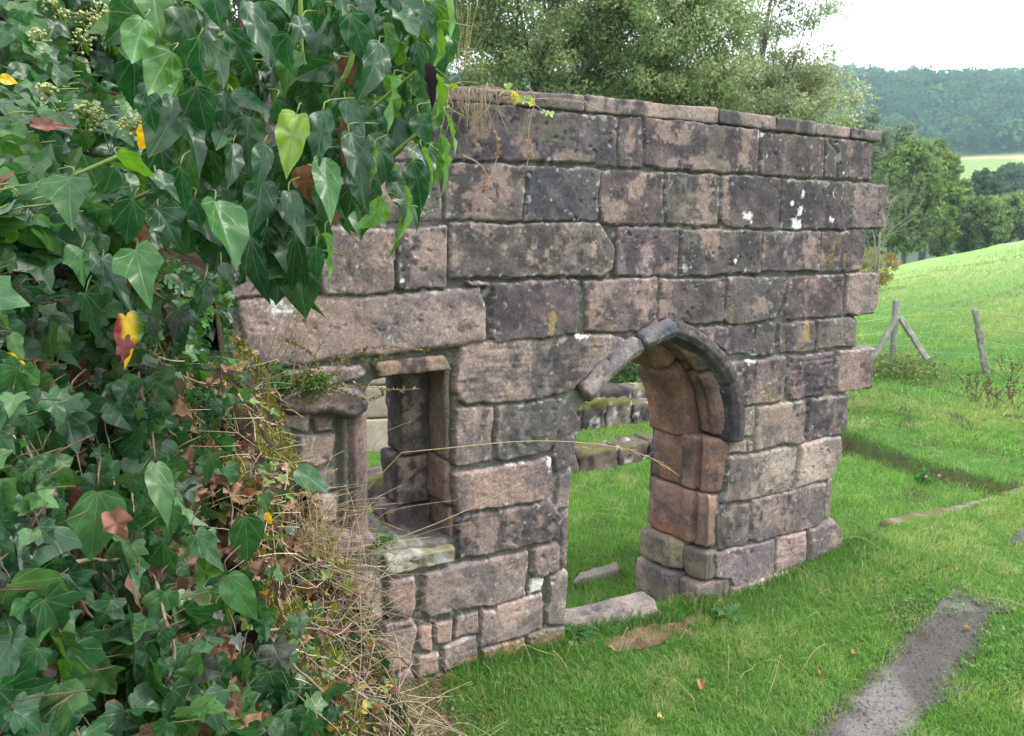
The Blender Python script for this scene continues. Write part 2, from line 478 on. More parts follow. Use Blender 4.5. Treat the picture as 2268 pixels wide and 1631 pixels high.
# blocks traced course by course: (zoom sheet, outline, crust 0..1, stand-out in m, edge rounding m)
BL = [
 ('A', [(-330, 190), (222, 198), (222, 690), (-330, 690)], .55, 0, .02), ('A', [(238, 198), (1745, 345), (1735, 735), (1380, 690), (245, 690)], .68, .006, .02),
 ('A', [(1757, 348), (1938, 330), (1935, 750), (1752, 735)], .72, 0, .015), ('B', [(150, 345), (1065, 440), (1055, 785), (300, 755), (145, 720)], .62, .008, .025),
 ('B', [(1080, 458), (1600, 502), (1590, 825), (1070, 800)], .72, .0, .02), ('B', [(1612, 510), (1700, 600), (1690, 828), (1600, 825)], .7, -.004, .02), ('B', [(1660, 515), (1992, 545), (1972, 845), (1705, 832), (1705, 600)], .66, .004, .025),
 ('A', [(-420, 705), (335, 715), (335, 1160), (-420, 1175)], .62, -.006, .02), ('A', [(350, 712), (1000, 722), (985, 1150), (960, 1166), (352, 1160)], .58, .004, .02), ('A', [(1012, 732), (1595, 757), (1585, 1176), (1002, 1172)], .88, .01, .018),
 ('A', [(1607, 762), (2120, 782), (2105, 1196), (1597, 1190)], .62, .0, .022), ('B', [(330, 788), (765, 802), (745, 1210), (320, 1195)], .55, .005, .02), ('B', [(777, 802), (1250, 827), (1232, 1226), (800, 1218), (755, 1160)], .78, .006, .02),
 ('B', [(1262, 832), (1812, 862), (1796, 1236), (1240, 1236)], .7, .0, .018), ('B', [(1820, 866), (2085, 880), (2100, 900), (2070, 1240), (1800, 1235)], .32, .012, .02),
 ('C', [(20, 60), (418, 55), (440, 572), (15, 592)], .45, 0, .02), ('C', [(432, 45), (720, 42), (735, 560), (452, 566)], .4, .006, .02), ('C', [(735, 25), (1358, 32), (1355, 530), (1320, 548), (770, 560), (745, 470)], .36, .02, .03),
 ('C', [(1372, 32), (1772, 14), (1775, 505), (1500, 522), (1367, 515)], .6, .012, .022), ('A', [(388, 1200), (1600, 1190), (1650, 1250), (1715, 1400), (1690, 1560), (1600, 1605), (388, 1625)], .6, .015, .028),
 ('A', [(1748, 1216), (2236, 1226), (2222, 1605), (1720, 1603), (1730, 1350)], .66, .006, .022), ('B', [(447, 1237), (1088, 1250), (1068, 1585), (432, 1605)], .74, .012, .02), ('B', [(1102, 1256), (1560, 1256), (1545, 1565), (1087, 1565)], .66, .004, .018), ('B', [(1572, 1262), (1910, 1242), (1926, 1270), (1905, 1560), (1555, 1572)], .55, .0, .022),
 ('C', [(-400, 600), (-20, 600), (-15, 960), (-400, 980)], .4, 0, .03), ('C', [(-5, 610), (38, 650), (42, 945), (-5, 950)], .2, 0, .03),
 ('C', [(110, 625), (400, 600), (740, 580), (1300, 565), (1780, 530), (2045, 522), (2090, 650), (2080, 905), (1850, 960), (1400, 1035), (900, 1060), (600, 1110), (230, 1130), (140, 1040)], .35, .01, .05), ('C', [(1930, 460), (2130, 470), (2100, 498), (1950, 495)], .15, .02, .01),
 ('D', [(738, 262), (1438, 242), (1412, 675), (760, 735), (718, 690)], .7, .018, .03), ('D', [(1472, 242), (2058, 222), (2045, 560), (1900, 650), (1750, 670), (1485, 655), (1500, 440)], .5, .01, .025), ('E', [(280, 232), (795, 226), (780, 585), (500, 592), (255, 560)], .58, .006, .02),
 ('E', [(807, 222), (1285, 222), (1245, 450), (1195, 560), (830, 600), (782, 565)], .74, .01, .024), ('E', [(1312, 212), (1763, 197), (1745, 518), (1310, 560), (1275, 520)], .6, -.004, .02), ('E', [(1780, 188), (2025, 182), (2025, 430), (1985, 515), (1755, 520)], .42, .012, .025),
 ('D', [(482, 775), (700, 722), (1700, 690), (1800, 728), (1600, 905), (1392, 1105), (1200, 1180), (800, 1225), (500, 1237), (422, 1130), (440, 900)], .4, .012, .035),
 ('E', [(560, 622), (1043, 612), (1025, 828), (842, 845), (700, 740)], .45, .0, .02), ('E', [(1053, 602), (1213, 597), (1200, 838), (1022, 850)], .62, -.004, .02), ('E', [(1228, 592), (1522, 572), (1510, 800), (1217, 832)], .45, .003, .02), ('E', [(1533, 562), (1862, 542), (1845, 772), (1522, 795)], .55, .003, .022),
 ('E', [(838, 905), (1285, 857), (1258, 1200), (1200, 1220), (930, 1260), (875, 1130)], .55, .006, .025), ('E', [(1302, 852), (1675, 817), (1658, 1100), (1590, 1170), (1340, 1200), (1275, 1100)], .55, .004, .035), ('E', [(1692, 812), (1992, 777), (1970, 1105), (1760, 1140), (1672, 1142)], .34, .014, .02),
 ('E', [(917, 1268), (1040, 1255), (1026, 1498), (917, 1500)], .4, 0, .02), ('E', [(1052, 1262), (1440, 1202), (1425, 1535), (1200, 1575), (1036, 1600)], .45, .01, .03), ('E', [(1467, 1202), (1785, 1152), (1780, 1370), (1735, 1480), (1440, 1528)], .5, .01, .03),
 ('E', [(837, 1537), (980, 1527), (975, 1618), (830, 1630)], .4, 0, .018), ('E', [(992, 1532), (1028, 1532), (1025, 1608), (987, 1620)], .5, 0, .01),
 ('G', [(1017, 268), (1578, 168), (1545, 515), (1480, 540), (975, 632)], .5, .012, .035), ('G', [(1592, 152), (1930, 92), (1942, 220), (1868, 420), (1562, 512)], .26, .015, .04),
 ('G', [(922, 700), (970, 652), (1195, 618), (1187, 925), (1160, 965), (950, 1008), (922, 960)], .5, .004, .03), ('G', [(1207, 602), (1808, 462), (1785, 765), (1740, 800), (1220, 942), (1182, 900)], .42, .012, .035), ('G', [(1825, 450), (1870, 420), (1860, 735), (1798, 760)], .4, -.01, .02),
 ('G', [(922, 1022), (1395, 912), (1390, 1185), (1100, 1295), (1062, 1300), (1022, 1230), (917, 1228)], .26, .01, .025), ('G', [(1407, 902), (1650, 842), (1645, 1110), (1402, 1183)], .2, .008, .025), ('G', [(1667, 832), (1890, 760), (1945, 850), (1945, 985), (1662, 1095)], .3, .016, .04), ('G', [(1030, 1312), (1640, 1112), (1790, 1085), (1800, 1260), (1030, 1520)], .2, .02, .03),
 ('H', [(642, -130), (945, -152), (930, 280), (880, 300), (650, 335), (625, 280)], .4, .008, .02), ('H', [(968, -155), (1500, -220), (1440, 120), (1395, 215), (1000, 295), (960, 270)], .6, .012, .022),
 ('H', [(1565, -120), (1636, -60), (1580, 320), (1440, 380), (1398, 230), (1450, 30)], .75, .012, .025), ('H', [(592, 402), (1400, 265), (1425, 500), (1350, 590), (610, 715), (575, 600)], .4, .022, .022),
 ('H', [(642, 748), (1390, 602), (1500, 728), (1470, 905), (655, 1080)], .62, .015, .03), ('H', [(372, 1195), (1222, 1002), (1207, 1358), (950, 1450), (600, 1485), (420, 1535), (368, 1490)], .38, .015, .032),
 ('H', [(1242, 985), (1440, 922), (1475, 970), (1475, 1170), (1310, 1222), (1232, 1180)], .4, .02, .05), ('H', [(82, 1232), (308, 1197), (325, 1440), (290, 1530), (120, 1565), (75, 1540)], .5, .02, .04),
 ('H', [(1400, 1197), (1542, 1172), (1526, 1598), (1368, 1610)], .2, .01, .025), ('H', [(1502, 695), (1560, 672), (1547, 1148), (1492, 1160)], .4, -.005, .02), ('H', [(1472, 405), (1578, 352), (1562, 668), (1440, 680)], .3, .0, .03),
 ('I', [(1217, 1242 - 750), (1375, 1222 - 790), (1375, 530), (1240, 560)], .1, -.005, .02), ('I', [(1640, 440), (1760, 420), (1740, 520), (1625, 555)], .12, -.004, .015),
 ('I', [(1237, 700), (1340, 690), (1360, 645), (1738, 542), (1743, 825), (1608, 880), (1225, 980)], .15, .01, .02), ('I', [(1245, 1000), (1600, 902), (1600, 1055), (1270, 1130)], .1, .012, .025),
 ('I', [(1772, 822), (1915, 802), (1915, 1050), (1622, 1080), (1622, 882)], .15, .012, .03), ('I', [(470, 790), (680, 737), (735, 830), (712, 1000), (680, 1130), (505, 1190), (450, 1000)], .08, .012, .03),
 ('I', [(752, 822), (852, 792), (848, 1028), (752, 1010)], .1, 0, .02), ('I', [(872, 782), (1018, 752), (1018, 928), (882, 958)], .12, .005, .025), ('I', [(1042, 742), (1222, 702), (1225, 875), (1042, 915)], .2, .0, .015), ('I', [(932, 972), (1208, 892), (1225, 1100), (945, 1165)], .12, .005, .02),
 ('I', [(742, 1052), (908, 1022), (908, 1185), (742, 1230)], .1, .005, .02), ('I', [(120, 440), (400, 395), (465, 520), (465, 760), (300, 800), (120, 760)], .15, 0, .025), ('I', [(-200, 420), (100, 440), (100, 800), (-200, 900)], .2, 0, .03), ('I', [(585, 1205), (700, 1165), (748, 1290), (600, 1330)], .0, 0, .02), ('I', [(760, 1245), (1250, 1150), (1250, 1290), (780, 1350)], .15, 0, .03), ('I', [(1270, 1145), (1600, 1075), (1915, 1060), (1915, 1150), (1270, 1280)], .15, 0, .03),
 ('J', [(240, 420), (430, 300), (640, 262), (900, 320), (955, 400), (940, 450), (850, 522), (620, 500), (450, 480), (280, 500)], .5, .07, .07), ('J', [(200, 190), (900, 130), (930, 180), (880, 230), (500, 270), (220, 300)], .35, .015, .04),
 ('J', [(285, 522), (500, 532), (500, 690), (290, 650)], .05, .0, .02), ('J', [(520, 560), (690, 548), (685, 672), (545, 675)], .4, .0, .02), ('J', [(410, 725), (700, 702), (700, 898), (560, 958), (415, 900)], .05, .0, .025), ('J', [(525, 1022), (712, 962), (712, 1150), (545, 1160)], .3, .0, .025), ('J', [(490, 1185), (722, 1172), (722, 1400), (490, 1420)], .0, .0, .02), ('J', [(640, 1500), (760, 1475), (960, 1442), (1032, 1530), (930, 1600), (640, 1660)], .12, .02, .03),
 ('J', [(60, 530), (270, 520), (270, 900), (60, 920)], .1, .0, .03), ('J', [(60, 940), (400, 920), (500, 1000), (480, 1180), (60, 1200)], .1, .0, .03), ('J', [(60, 1220), (470, 1200), (470, 1420), (60, 1440)], .1, .0, .03),
]
BLK = [(np.array([uzw(k, p) for p in pts]), tone, off, rd) for (k, pts, tone, off, rd) in BL]
NTR = len(BLK)
# courses of the hidden stretch under the ivy
for ci, (za, zb) in enumerate([(2.78, 3.1), (2.45, 2.76), (2.1, 2.43), (1.75, 2.08), (1.4, 1.73), (1.05, 1.38), (.7, 1.03), (.35, .68), (0, .33), (-.3, -.02)]):
    x = -2.9 - .13 * (ci % 2)
    lim = min([b[0][:, 0].min() for b in BLK[:NTR] if b[0][:, 1].min() < zb - .06 and b[0][:, 1].max() > za + .06 and b[0][:, 0].min() > -2.6] + [-.9]) - .012
    while x < lim - .05:
        l = .38 + .12 * ((ci * 7 + int(x * 10)) % 3)
        x1 = min(x + l, lim)
        if lim - x1 < .12: x1 = lim
        BLK.append((np.array([(x, zb), (x1, zb), (x1, za), (x, za)]), .4, 0, .02))
        x = x1 + .012

DOOR = [('I', (1922, 1120)), ('I', (1918, 900)), ('H', (1548, 1100)), ('H', (1575, 500)), ('H', (1590, 300)), ('H', (1650, -100)), ('D', (1525, 1225)), ('D', (1640, 1010)), ('D', (1890, 800)), ('D', (2060, 720)), ('E', (350, 660)), ('E', (520, 720)), ('E', (680, 830)), ('E', (780, 960)), ('E', (830, 1150)), ('E', (845, 1400)), ('E', (835, 1520)), ('G', (1015, 150)), ('G', (972, 570)), ('G', (922, 690)), ('G', (905, 1000)), ('G', (912, 1230)), ('G', (1022, 1260)), ('G', (1022, 1560))]
DOORP = np.array([uzw(k, p) for k, p in DOOR])
WIND = [(862, 530), (880, 523), (925, 505), (958, 420), (962, 330), (1000, 258), (1190, 216), (1400, 190), (1612, 150), (1608, 1000), (1640, 1330), (1640, 1505), (1060, 1600), (1030, 1528), (960, 1442), (865, 1475)]
WINP = np.array([uzw('J', p) for p in WIND])
OUTL = [('A', (375, 200)), ('A', (1475, 300)), ('B', (740, 395)), ('B', (1200, 440)), ('B', (1520, 478)), ('B', (1995, 540)), ('B', (1975, 848)), ('B', (2100, 880)), ('B', (2072, 1242)), ('B', (1928, 1242)), ('B', (1908, 1570)), ('E', (2028, 180)), ('E', (2028, 430)), ('E', (1988, 520)), ('E', (1865, 540)), ('E', (1848, 772)), ('E', (1995, 775)), ('E', (1972, 1110)), ('E', (1788, 1150)), ('E', (1782, 1380)), ('E', (1745, 1490)), ('G', (1938, 90)), ('G', (1944, 220)), ('G', (1875, 420)), ('G', (1862, 740)), ('G', (1900, 755)), ('G', (1950, 850)), ('G', (1950, 990)), ('G', (1800, 1080))]
OUTP = [uzw(k, p) + np.array([0, .05 if i < 6 else 0]) for i, (k, p) in enumerate(OUTL)]
OUTP = np.array([(-2.95, OUTP[0][1])] + OUTP + [(OUTP[-1][0], -.3), (-2.95, -.3)])
THK = .55

root = thing('ruined_wall', P0, 'tall ruined ashlar wall of weathered purple and pink sandstone with a pointed doorway and broken window', 'ruined wall')

def masonry():
    rs = .0065
    us = np.arange(-2.95, 2.78, rs); zs = np.arange(-.28, 3.24, rs)
    UU, Zg = np.meshgrid(us, zs, indexing='ij')
    p = np.c_[UU.ravel(), Zg.ravel()]
    P3 = np.c_[p, np.zeros(len(p))]
    wx = .011 * fbm(P3, 9, 71, 3) + .004 * fbm(P3, 40, 72, 2)
    wy = .011 * fbm(P3, 9, 73, 3) + .004 * fbm(P3, 40, 74, 2)
    pw = p + np.c_[wx, wy]
    n = len(p)
    md = -.024 + .009 * sst(1.5, 2.1, p[:, 1]) + .006 * fbm(P3, 14, 75, 3)
    hh = md.copy(); tone = np.full(n, -1.); sdb = np.full(n, 1.); hue = np.ones((n, 3))
    nuz = (len(us), len(zs))
    rec = sdpoly(p, np.array([uzw('J', q) for q in [(40, 505), (735, 528), (760, 1440), (560, 1470), (40, 1450)]]))
    r2 = np.random.default_rng(5)
    for bi, (poly, tn, off, rd) in enumerate(BLK):
        rd = rd * (.55 if poly[:, 1].mean() > 1.75 else .66); tn = tn + .04 * (poly[:, 1].mean() > 1.75)
        lo, hi = poly.min(0) - .05, poly.max(0) + .05
        a0, a1 = np.searchsorted(us, [lo[0], hi[0]]); b0, b1 = np.searchsorted(zs, [lo[1], hi[1]])
        if a1 <= a0 or b1 <= b0: continue
        idx = (np.arange(a0, a1)[:, None] * nuz[1] + np.arange(b0, b1)[None]).ravel()
        cen = poly.mean(0)
        sm = poly + (cen - poly) / np.linalg.norm(cen - poly, axis=1, keepdims=True) * rd * .75
        sd = sdpoly(pw[idx], sm) - rd * .75 + .0015
        ins = np.clip(-sd / rd, 0, 1)
        prof = np.sqrt(np.clip(1 - (1 - ins) ** 2, 0, 1))
        tl = r2.normal(0, .012, 2)
        q = P3[idx] + bi * 3.7
        rough = .007 * fbm(q, 4, 77, 3) + .006 * fbm(q, 16, 79, 3) - .011 * sst(.45, .8, fbm(q, 30, 81, 2)) * (r2.random() * .9 + .2)
        if bi in (34, 46, 40, 53, 55):                           # dressed or bedded faces
            rough = rough + .004 * fbm(q, [6, 55, 6], 83, 2)
        h = md[idx] + (off + .004 - md[idx] + (p[idx] - cen) @ tl + rough) * prof
        h = np.where(sd < 0, h, -9)
        up = h > hh[idx]
        k = idx[up]
        hh[k] = h[up]; tone[k] = tn; sdb[k] = -sd[up]
        hv = 1 + r2.normal(0, .05) + r2.normal(0, .03, 3)
        if tn < .28: hv = hv * np.array([1.32, 1.3, 1.27])
        if 1.0 > tn - .0 and rec[idx].min() < -.03 and poly[:, 0].max() < -1.2 and tn < .3: hv = hv * 1.45
        if bi == 9: hv = np.array([.95, 1.06, 1.1])
        hue[k] = hv
    hh = hh - .055 * sst(.02, -.02, rec)
    isb = tone >= 0
    c = stonecol(P3, np.where(isb, tone, .3), sdb, 0, hue)
    # individual marks: streaks of exposed pink, white lichen, grey wash
    def blot(k, pt, ru, rz, colr, s=.9, sc=14):
        q = uzw(k, pt)
        m_ = (np.abs(p[:, 0] - q[0]) < 2.2 * ru) & (np.abs(p[:, 1] - q[1]) < 2.2 * rz) & isb
        if not m_.any(): return
        pm = p[m_]
        e = np.sqrt(((pm[:, 0] - q[0]) / ru) ** 2 + ((pm[:, 1] - q[1]) / rz) ** 2) + .9 * fbm(P3[m_], sc, 91, 3) + .8 * fbm(P3[m_], sc * 3.3, 92, 2)
        c[m_] = mixc(c[m_], np.array(colr), sst(1.15, .55, e) * s)
    WHT = (.68, .68, .66)
    for k, pt, a, b in [('B', (980, 1130), .03, .035), ('B', (1370, 1190), .035, .035), ('B', (1420, 950), .012, .03), ('B', (1335, 1030), .013, .013), ('B', (1395, 1100), .018, .035), ('B', (1640, 1160), .018, .02), ('B', (1070, 465), .03, .03), ('B', (870, 1490), .01, .014), ('B', (945, 1570), .012, .014), ('E', (1005, 875), .04, .03), ('E', (815, 905), .018, .02), ('C', (450, 670), .06, .055), ('C', (525, 800), .014, .016), ('D', (1880, 740), .02, .03), ('D', (1440, 695), .04, .012), ('B', (1660, 960), .008, .012), ('B', (1740, 790), .008, .012), ('B', (1128, 650), .007, .012), ('C', (1410, 440), .012, .01), ('C', (1515, 255), .008, .012), ('C', (1045, 325), .009, .009), ('H', (1378, 300), .014, .04), ('H', (1090, 300), .05, .012), ('I', (1700, 480), .06, .05), ('I', (1000, 730), .1, .016)]:
        blot(k, pt, a, b, WHT, .95, 30)
    PK = (.28, .205, .185)
    for k, pt, a, b in [('A', (620, 430), .05, .07), ('A', (670, 1020), .07, .12), ('A', (800, 820), .05, .05), ('A', (820, 950), .04, .06), ('A', (1000, 540), .06, .08), ('A', (1350, 660), .08, .03), ('A', (1850, 520), .03, .09), ('B', (330, 420), .07, .06), ('B', (600, 720), .2, .05), ('B', (930, 680), .05, .05), ('B', (470, 460), .04, .06), ('B', (960, 530), .04, .1), ('B', (790, 900), .03, .16), ('B', (640, 980), .06, .2), ('A', (1900, 880), .06, .06), ('A', (1720, 1080), .07, .05), ('B', (1460, 1410), .06, .09), ('B', (680, 1290), .07, .07), ('C', (950, 700), .2, .1), ('C', (1000, 920), .2, .08), ('C', (700, 800), .1, .12), ('E', (320, 440), .05, .07), ('E', (1080, 470), .08, .05), ('D', (1640, 280), .06, .06), ('D', (600, 790), .1, .08), ('H', (760, 800), .07, .07), ('H', (850, 930), .04, .1), ('A', (1900, 890), .06, .05), ('E', (1850, 330), .07, .1), ('H', (480, 500), .1, .2), ('I', (1330, 60), .03, .09)]:
        blot(k, pt, a * 1.15, b * 1.15, PK, .75)
    for k, pt, a, b in [('B', (720, 560), .16, .12), ('A', (1250, 430), .22, .12)]:
        blot(k, pt, a, b, (.13, .12, .105), .7)
    for k, pt, a, b in [('E', (1445, 700), .03, .09), ('D', (1200, 580), .02, .08), ('D', (1690, 620), .03, .05)]:
        blot(k, pt, a, b, (.34, .26, .09), .6)
    for k, pt, a, b in [('G', (1450, 330), .2, .14), ('G', (1700, 300), .12, .15)]:
        blot(k, pt, a, b, (.45, .38, .35), .5, 40)
    for k, pt, a, b in [('E', (1745, 1400), .05, .1)]:
        blot(k, pt, a, b, (.07, .075, .1), .8)
    for k, pt, a, b in [('I', (1450, 1040), .3, .07), ('I', (1750, 930), .1, .06), ('I', (1250, 1090), .12, .06)]:
        blot(k, pt, a, b, (.16, .12, .03), .85, 40)
    mc = mixc(np.tile(MORT, (n, 1)), np.array([.12, .115, .10]), sst(-.3, .5, fbm(P3, 7, 85, 4))) * (1 - .45 * sst(1.4, 2.0, p[:, 1]))[:, None]
    mc = mixc(mc, np.array([.5, .49, .46]), sst(.25, .7, fbm(P3, 22, 87, 3)) * np.where(p[:, 1] < .6, 1., .35))
    mc = mixc(mc, np.array([.06, .075, .03]), sst(.5, .8, fbm(P3, 6, 89, 3)) * .7)
    c = np.where(isb[:, None], c, mc)
    # outline
    def sdo(q):
        s = sdpoly(q, OUTP)
        s = np.maximum(s, -sdpoly(q, DOORP))
        return np.maximum(s, -sdpoly(q, WINP))
    pe = p + np.c_[wx, wy] * .6
    so_ = sdo(pe)
    gu = np.gradient(so_.reshape(nuz), rs, axis=0).ravel(); gz_ = np.gradient(so_.reshape(nuz), rs, axis=1).ravel()
    ins = so_ < 0
    hh = hh - np.where(ins, .035 * np.clip(1 + so_ / .022, 0, 1) ** 2, 0)      # worn arris at every free edge
    rim = (so_ >= 0) & (so_ < 1.6 * rs)
    p2 = p.copy()
    p2[rim] -= (so_[rim] - .001)[:, None] * np.c_[gu[rim], gz_[rim]]
    hh[rim] = -THK
    keep = ins | rim
    Q = gridq(*nuz)
    Q = Q[keep[Q].all(1) & ins[Q].any(1)]
    used = np.zeros(n, bool); used[Q.ravel()] = True
    mp = np.cumsum(used) - 1
    V = w3(p2[used, 0], p2[used, 1], hh[used])
    mb = MB().add(V, mp[Q], c=c[used])
    # rear face
    rs2 = .03
    u2 = np.arange(-2.95, 2.75, rs2); z2 = np.arange(-.28, 3.2, rs2)
    A_, B_ = np.meshgrid(u2, z2, indexing='ij')
    q = np.c_[A_.ravel(), B_.ravel()]
    s2 = sdo(q)
    Q2 = gridq(len(u2), len(z2))[:, ::-1]
    Q2 = Q2[(s2[Q2] < .01).all(1)]
    used = np.zeros(len(q), bool); used[Q2.ravel()] = True
    mp = np.cumsum(used) - 1
    q3 = np.c_[q[used], np.full(used.sum(), -THK)]
    mb.add(w3(q3[:, 0], q3[:, 1], q3[:, 2] + .02 * fbm(q3, 5, 5, 3)), mp[Q2], c=stonecol(q3, .4, None, 40))
    return mb.build('masonry', M_STONE, root)
masonry()

# ------------------------------------------------------------------ worked stones
def boxgrid(nx, ny, nz):
    V, Q, n = [], [], 0
    dims = (nx, ny, nz)
    for axis in range(3):
        b, c = [(1, 2), (2, 0), (0, 1)][axis]
        tb = np.linspace(-1, 1, dims[b] + 1); tcc = np.linspace(-1, 1, dims[c] + 1)
        Bm, Cm = np.meshgrid(tb, tcc, indexing='ij')
        for s in (-1, 1):
            v = np.zeros((Bm.size, 3)); v[:, axis] = s; v[:, b] = Bm.ravel(); v[:, c] = Cm.ravel()
            q = gridq(dims[b] + 1, dims[c] + 1)
            if s < 0: q = q[:, ::-1]
            V.append(v); Q.append(q + n); n += len(v)
    V = np.concatenate(V); Q = np.concatenate(Q)
    key = np.round(V * 1e4).astype(np.int64)
    _, i, inv = np.unique(key, axis=0, return_index=True, return_inverse=True)
    return V[i], inv.reshape(-1)[Q]
def rockbox(mb, corners, res=.012, rd=.02, amp=.006, seed=0, colf=None, tone=.4, hue=None):
    """corners: function (a,b,c in -1..1) -> world, or 8 points [---,+--,-+-,++-,--+,+-+,-++,+++]"""
    K = np.asarray(corners, float)
    size = np.array([np.linalg.norm(K[1] - K[0]), np.linalg.norm(K[2] - K[0]), np.linalg.norm(K[4] - K[0])])
    n = np.clip((size / res).astype(int), 2, 90)
    V, Q = boxgrid(*n)
    half = size / 2
    p = V * half
    r = min(rd, half.min() * .9)
    inner = np.clip(p, -(half - r), half - r)
    d = p - inner
    L = np.linalg.norm(d, axis=1, keepdims=True)
    p = inner + d / np.maximum(L, 1e-9) * np.minimum(L, r)
    nr = nrm(p - np.clip(p, -(half - r) * .999, (half - r) * .999))
    q = p / half
    w = [(1 - q[:, 0]) / 2, (1 + q[:, 0]) / 2], [(1 - q[:, 1]) / 2, (1 + q[:, 1]) / 2], [(1 - q[:, 2]) / 2, (1 + q[:, 2]) / 2]
    X = sum((w[0][i & 1] * w[1][(i >> 1) & 1] * w[2][i >> 2])[:, None] * K[i] for i in range(8))
    ex = nrm(K[1] - K[0]); ey = nrm(K[2] - K[0]); ez = nrm(K[4] - K[0])
    NR = nr[:, :1] * ex + nr[:, 1:2] * ey + nr[:, 2:] * ez
    dn = amp * (1.3 * fbm(X + seed, 5, seed, 3) + .8 * fbm(X + seed, 18, seed + 3, 3)) - amp * 1.2 * sst(.4, .8, fbm(X, 35, seed + 5, 2))
    X = X + NR * dn[:, None]
    if colf is None:
        rel = X - P0
        PP = np.c_[rel @ U, rel[:, 2], rel @ N]
        c = stonecol(PP, tone, None, seed % 7, hue)
    else:
        c = colf(X)
    mb.add(X, Q, c=c)
    return mb
def wbox(u0, u1, z0, z1, d0, d1, za=0, zb=0):
    """hexahedron in wall coordinates; za, zb raise its right end"""
    return np.array([w3(u, z + (za if i & 1 else 0), d) for i, (u, z, d) in enumerate([(u0, z0, d0), (u1, z0, d0), (u0, z0, d1), (u1, z0, d1), (u0, z1, d0), (u1, z1, d0), (u0, z1, d1), (u1, z1, d1)])])
def sweep(mb, path, fa, fb, prof, closed_caps=True, inset=.012, amp=.004, seed=0, tone=.4, hue=None, nring=None, colf=None):
    """closed profile prof[(a,b)] carried along path with frame vectors fa, fb (per point)"""
    path = np.asarray(path, float)
    n = len(path)
    prof = np.asarray(prof, float)
    k = len(prof)
    cen = prof.mean(0)
    s = np.r_[0, np.cumsum(np.linalg.norm(np.diff(path, axis=0), axis=1))]
    e = np.minimum(s, s[-1] - s)
    sz = np.abs(prof - cen).max()
    sh = np.clip(inset * (1 - np.sqrt(np.clip(1 - (1 - np.clip(e / inset, 0, 1)) ** 2, 0, 1))), 0, sz * .5) / sz
    fa = np.broadcast_to(fa, (n, 3)); fb = np.broadcast_to(fb, (n, 3))
    pr = cen + (prof - cen)[None] * (1 - sh)[:, None, None]
    X = path[:, None] + pr[:, :, :1] * fa[:, None] + pr[:, :, 1:] * fb[:, None]
    X = X.reshape(-1, 3)
    i = np.arange(n * k).reshape(n, k); j = np.roll(i, -1, 1)
    Q = np.stack([i[:-1], i[1:], j[1:], j[:-1]], -1).reshape(-1, 4)
    dirs = (X.reshape(n, k, 3) - X.reshape(n, k, 3).mean(1, keepdims=True)).reshape(-1, 3)
    dn = amp * (1.4 * fbm(X, 6, seed, 3) + .8 * fbm(X, 20, seed + 3, 3) - 1.2 * sst(.4, .8, fbm(X, 34, seed + 5, 2)))
    X = X + nrm(dirs) * dn[:, None]
    rel = X - P0
    PP = np.c_[rel @ U, rel[:, 2], rel @ N]
    c = stonecol(PP, tone, None, seed % 7, hue) if colf is None else colf(X, PP)
    caps = np.vstack([X[i[0]].mean(0), X[i[-1]].mean(0)])
    m = n * k
    T = np.vstack([np.stack([i[0], j[0], np.full(k, m)], -1), np.stack([j[-1], i[-1], np.full(k, m + 1)], -1)])
    mb.add(np.vstack([X, caps]), Q, T, c=np.vstack([c, c[:1], c[-1:]]))
    return mb
def densify(pts, step=.008, curve=True):
    pts = np.asarray(pts, float)
    L = np.linalg.norm(np.diff(pts, axis=0), axis=1).sum()
    return smoothpath(pts, max(6, int(L / step)))
def dprof(pts, step=.008):
    pts = np.asarray(pts, float)
    q = np.vstack([pts, pts[:1]])
    s = np.r_[0, np.cumsum(np.linalg.norm(np.diff(q, axis=0), axis=1))]
    t = np.linspace(0, s[-1], int(s[-1] / step), endpoint=False)
    return np.c_[np.interp(t, s, q[:, 0]), np.interp(t, s, q[:, 1])]

# coping
cj = [('A', (-330, 60), (-330, 190)), ('A', (372, 82), (372, 202)), ('A', (606, 96), (606, 210)), ('A', (1478, 160), (1478, 290)), ('B', (740, 268), (740, 385)), ('B', (1198, 335), (1198, 440)), ('B', (1522, 378), (1522, 478)), ('B', (1800, 420), (1800, 500)), ('B', (2042, 455), (2042, 535))]
cu = [(uzw(k, a), uzw(k, b)) for k, a, b in cj]
for i in range(len(cu) - 1):
    (ta, ba), (tb, bb) = cu[i], cu[i + 1]
    ua, ub = ba[0] + .004, bb[0] - .004
    K = []
    for dd in (0, 1):
        pass
    d0, d1 = -THK - .03, .006 + .004 * ((i * 5) % 3)
    zt0, zt1, zb0, zb1 = ta[1], tb[1], ba[1] - .004, bb[1] - .004
    K = np.array([w3(ua, zb0, d0), w3(ub, zb1, d0), w3(ua, zb0, d1), w3(ub, zb1, d1), w3(ua, zt0, d0), w3(ub, zt1, d0), w3(ua, zt0, d1), w3(ub, zt1, d1)])
    rockbox(MB(), K, .008, .012, .0055, 10 + i, tone=.42, hue=np.array([1.02, 1.06, 1.05])).build('coping_stone', M_STONE, root)

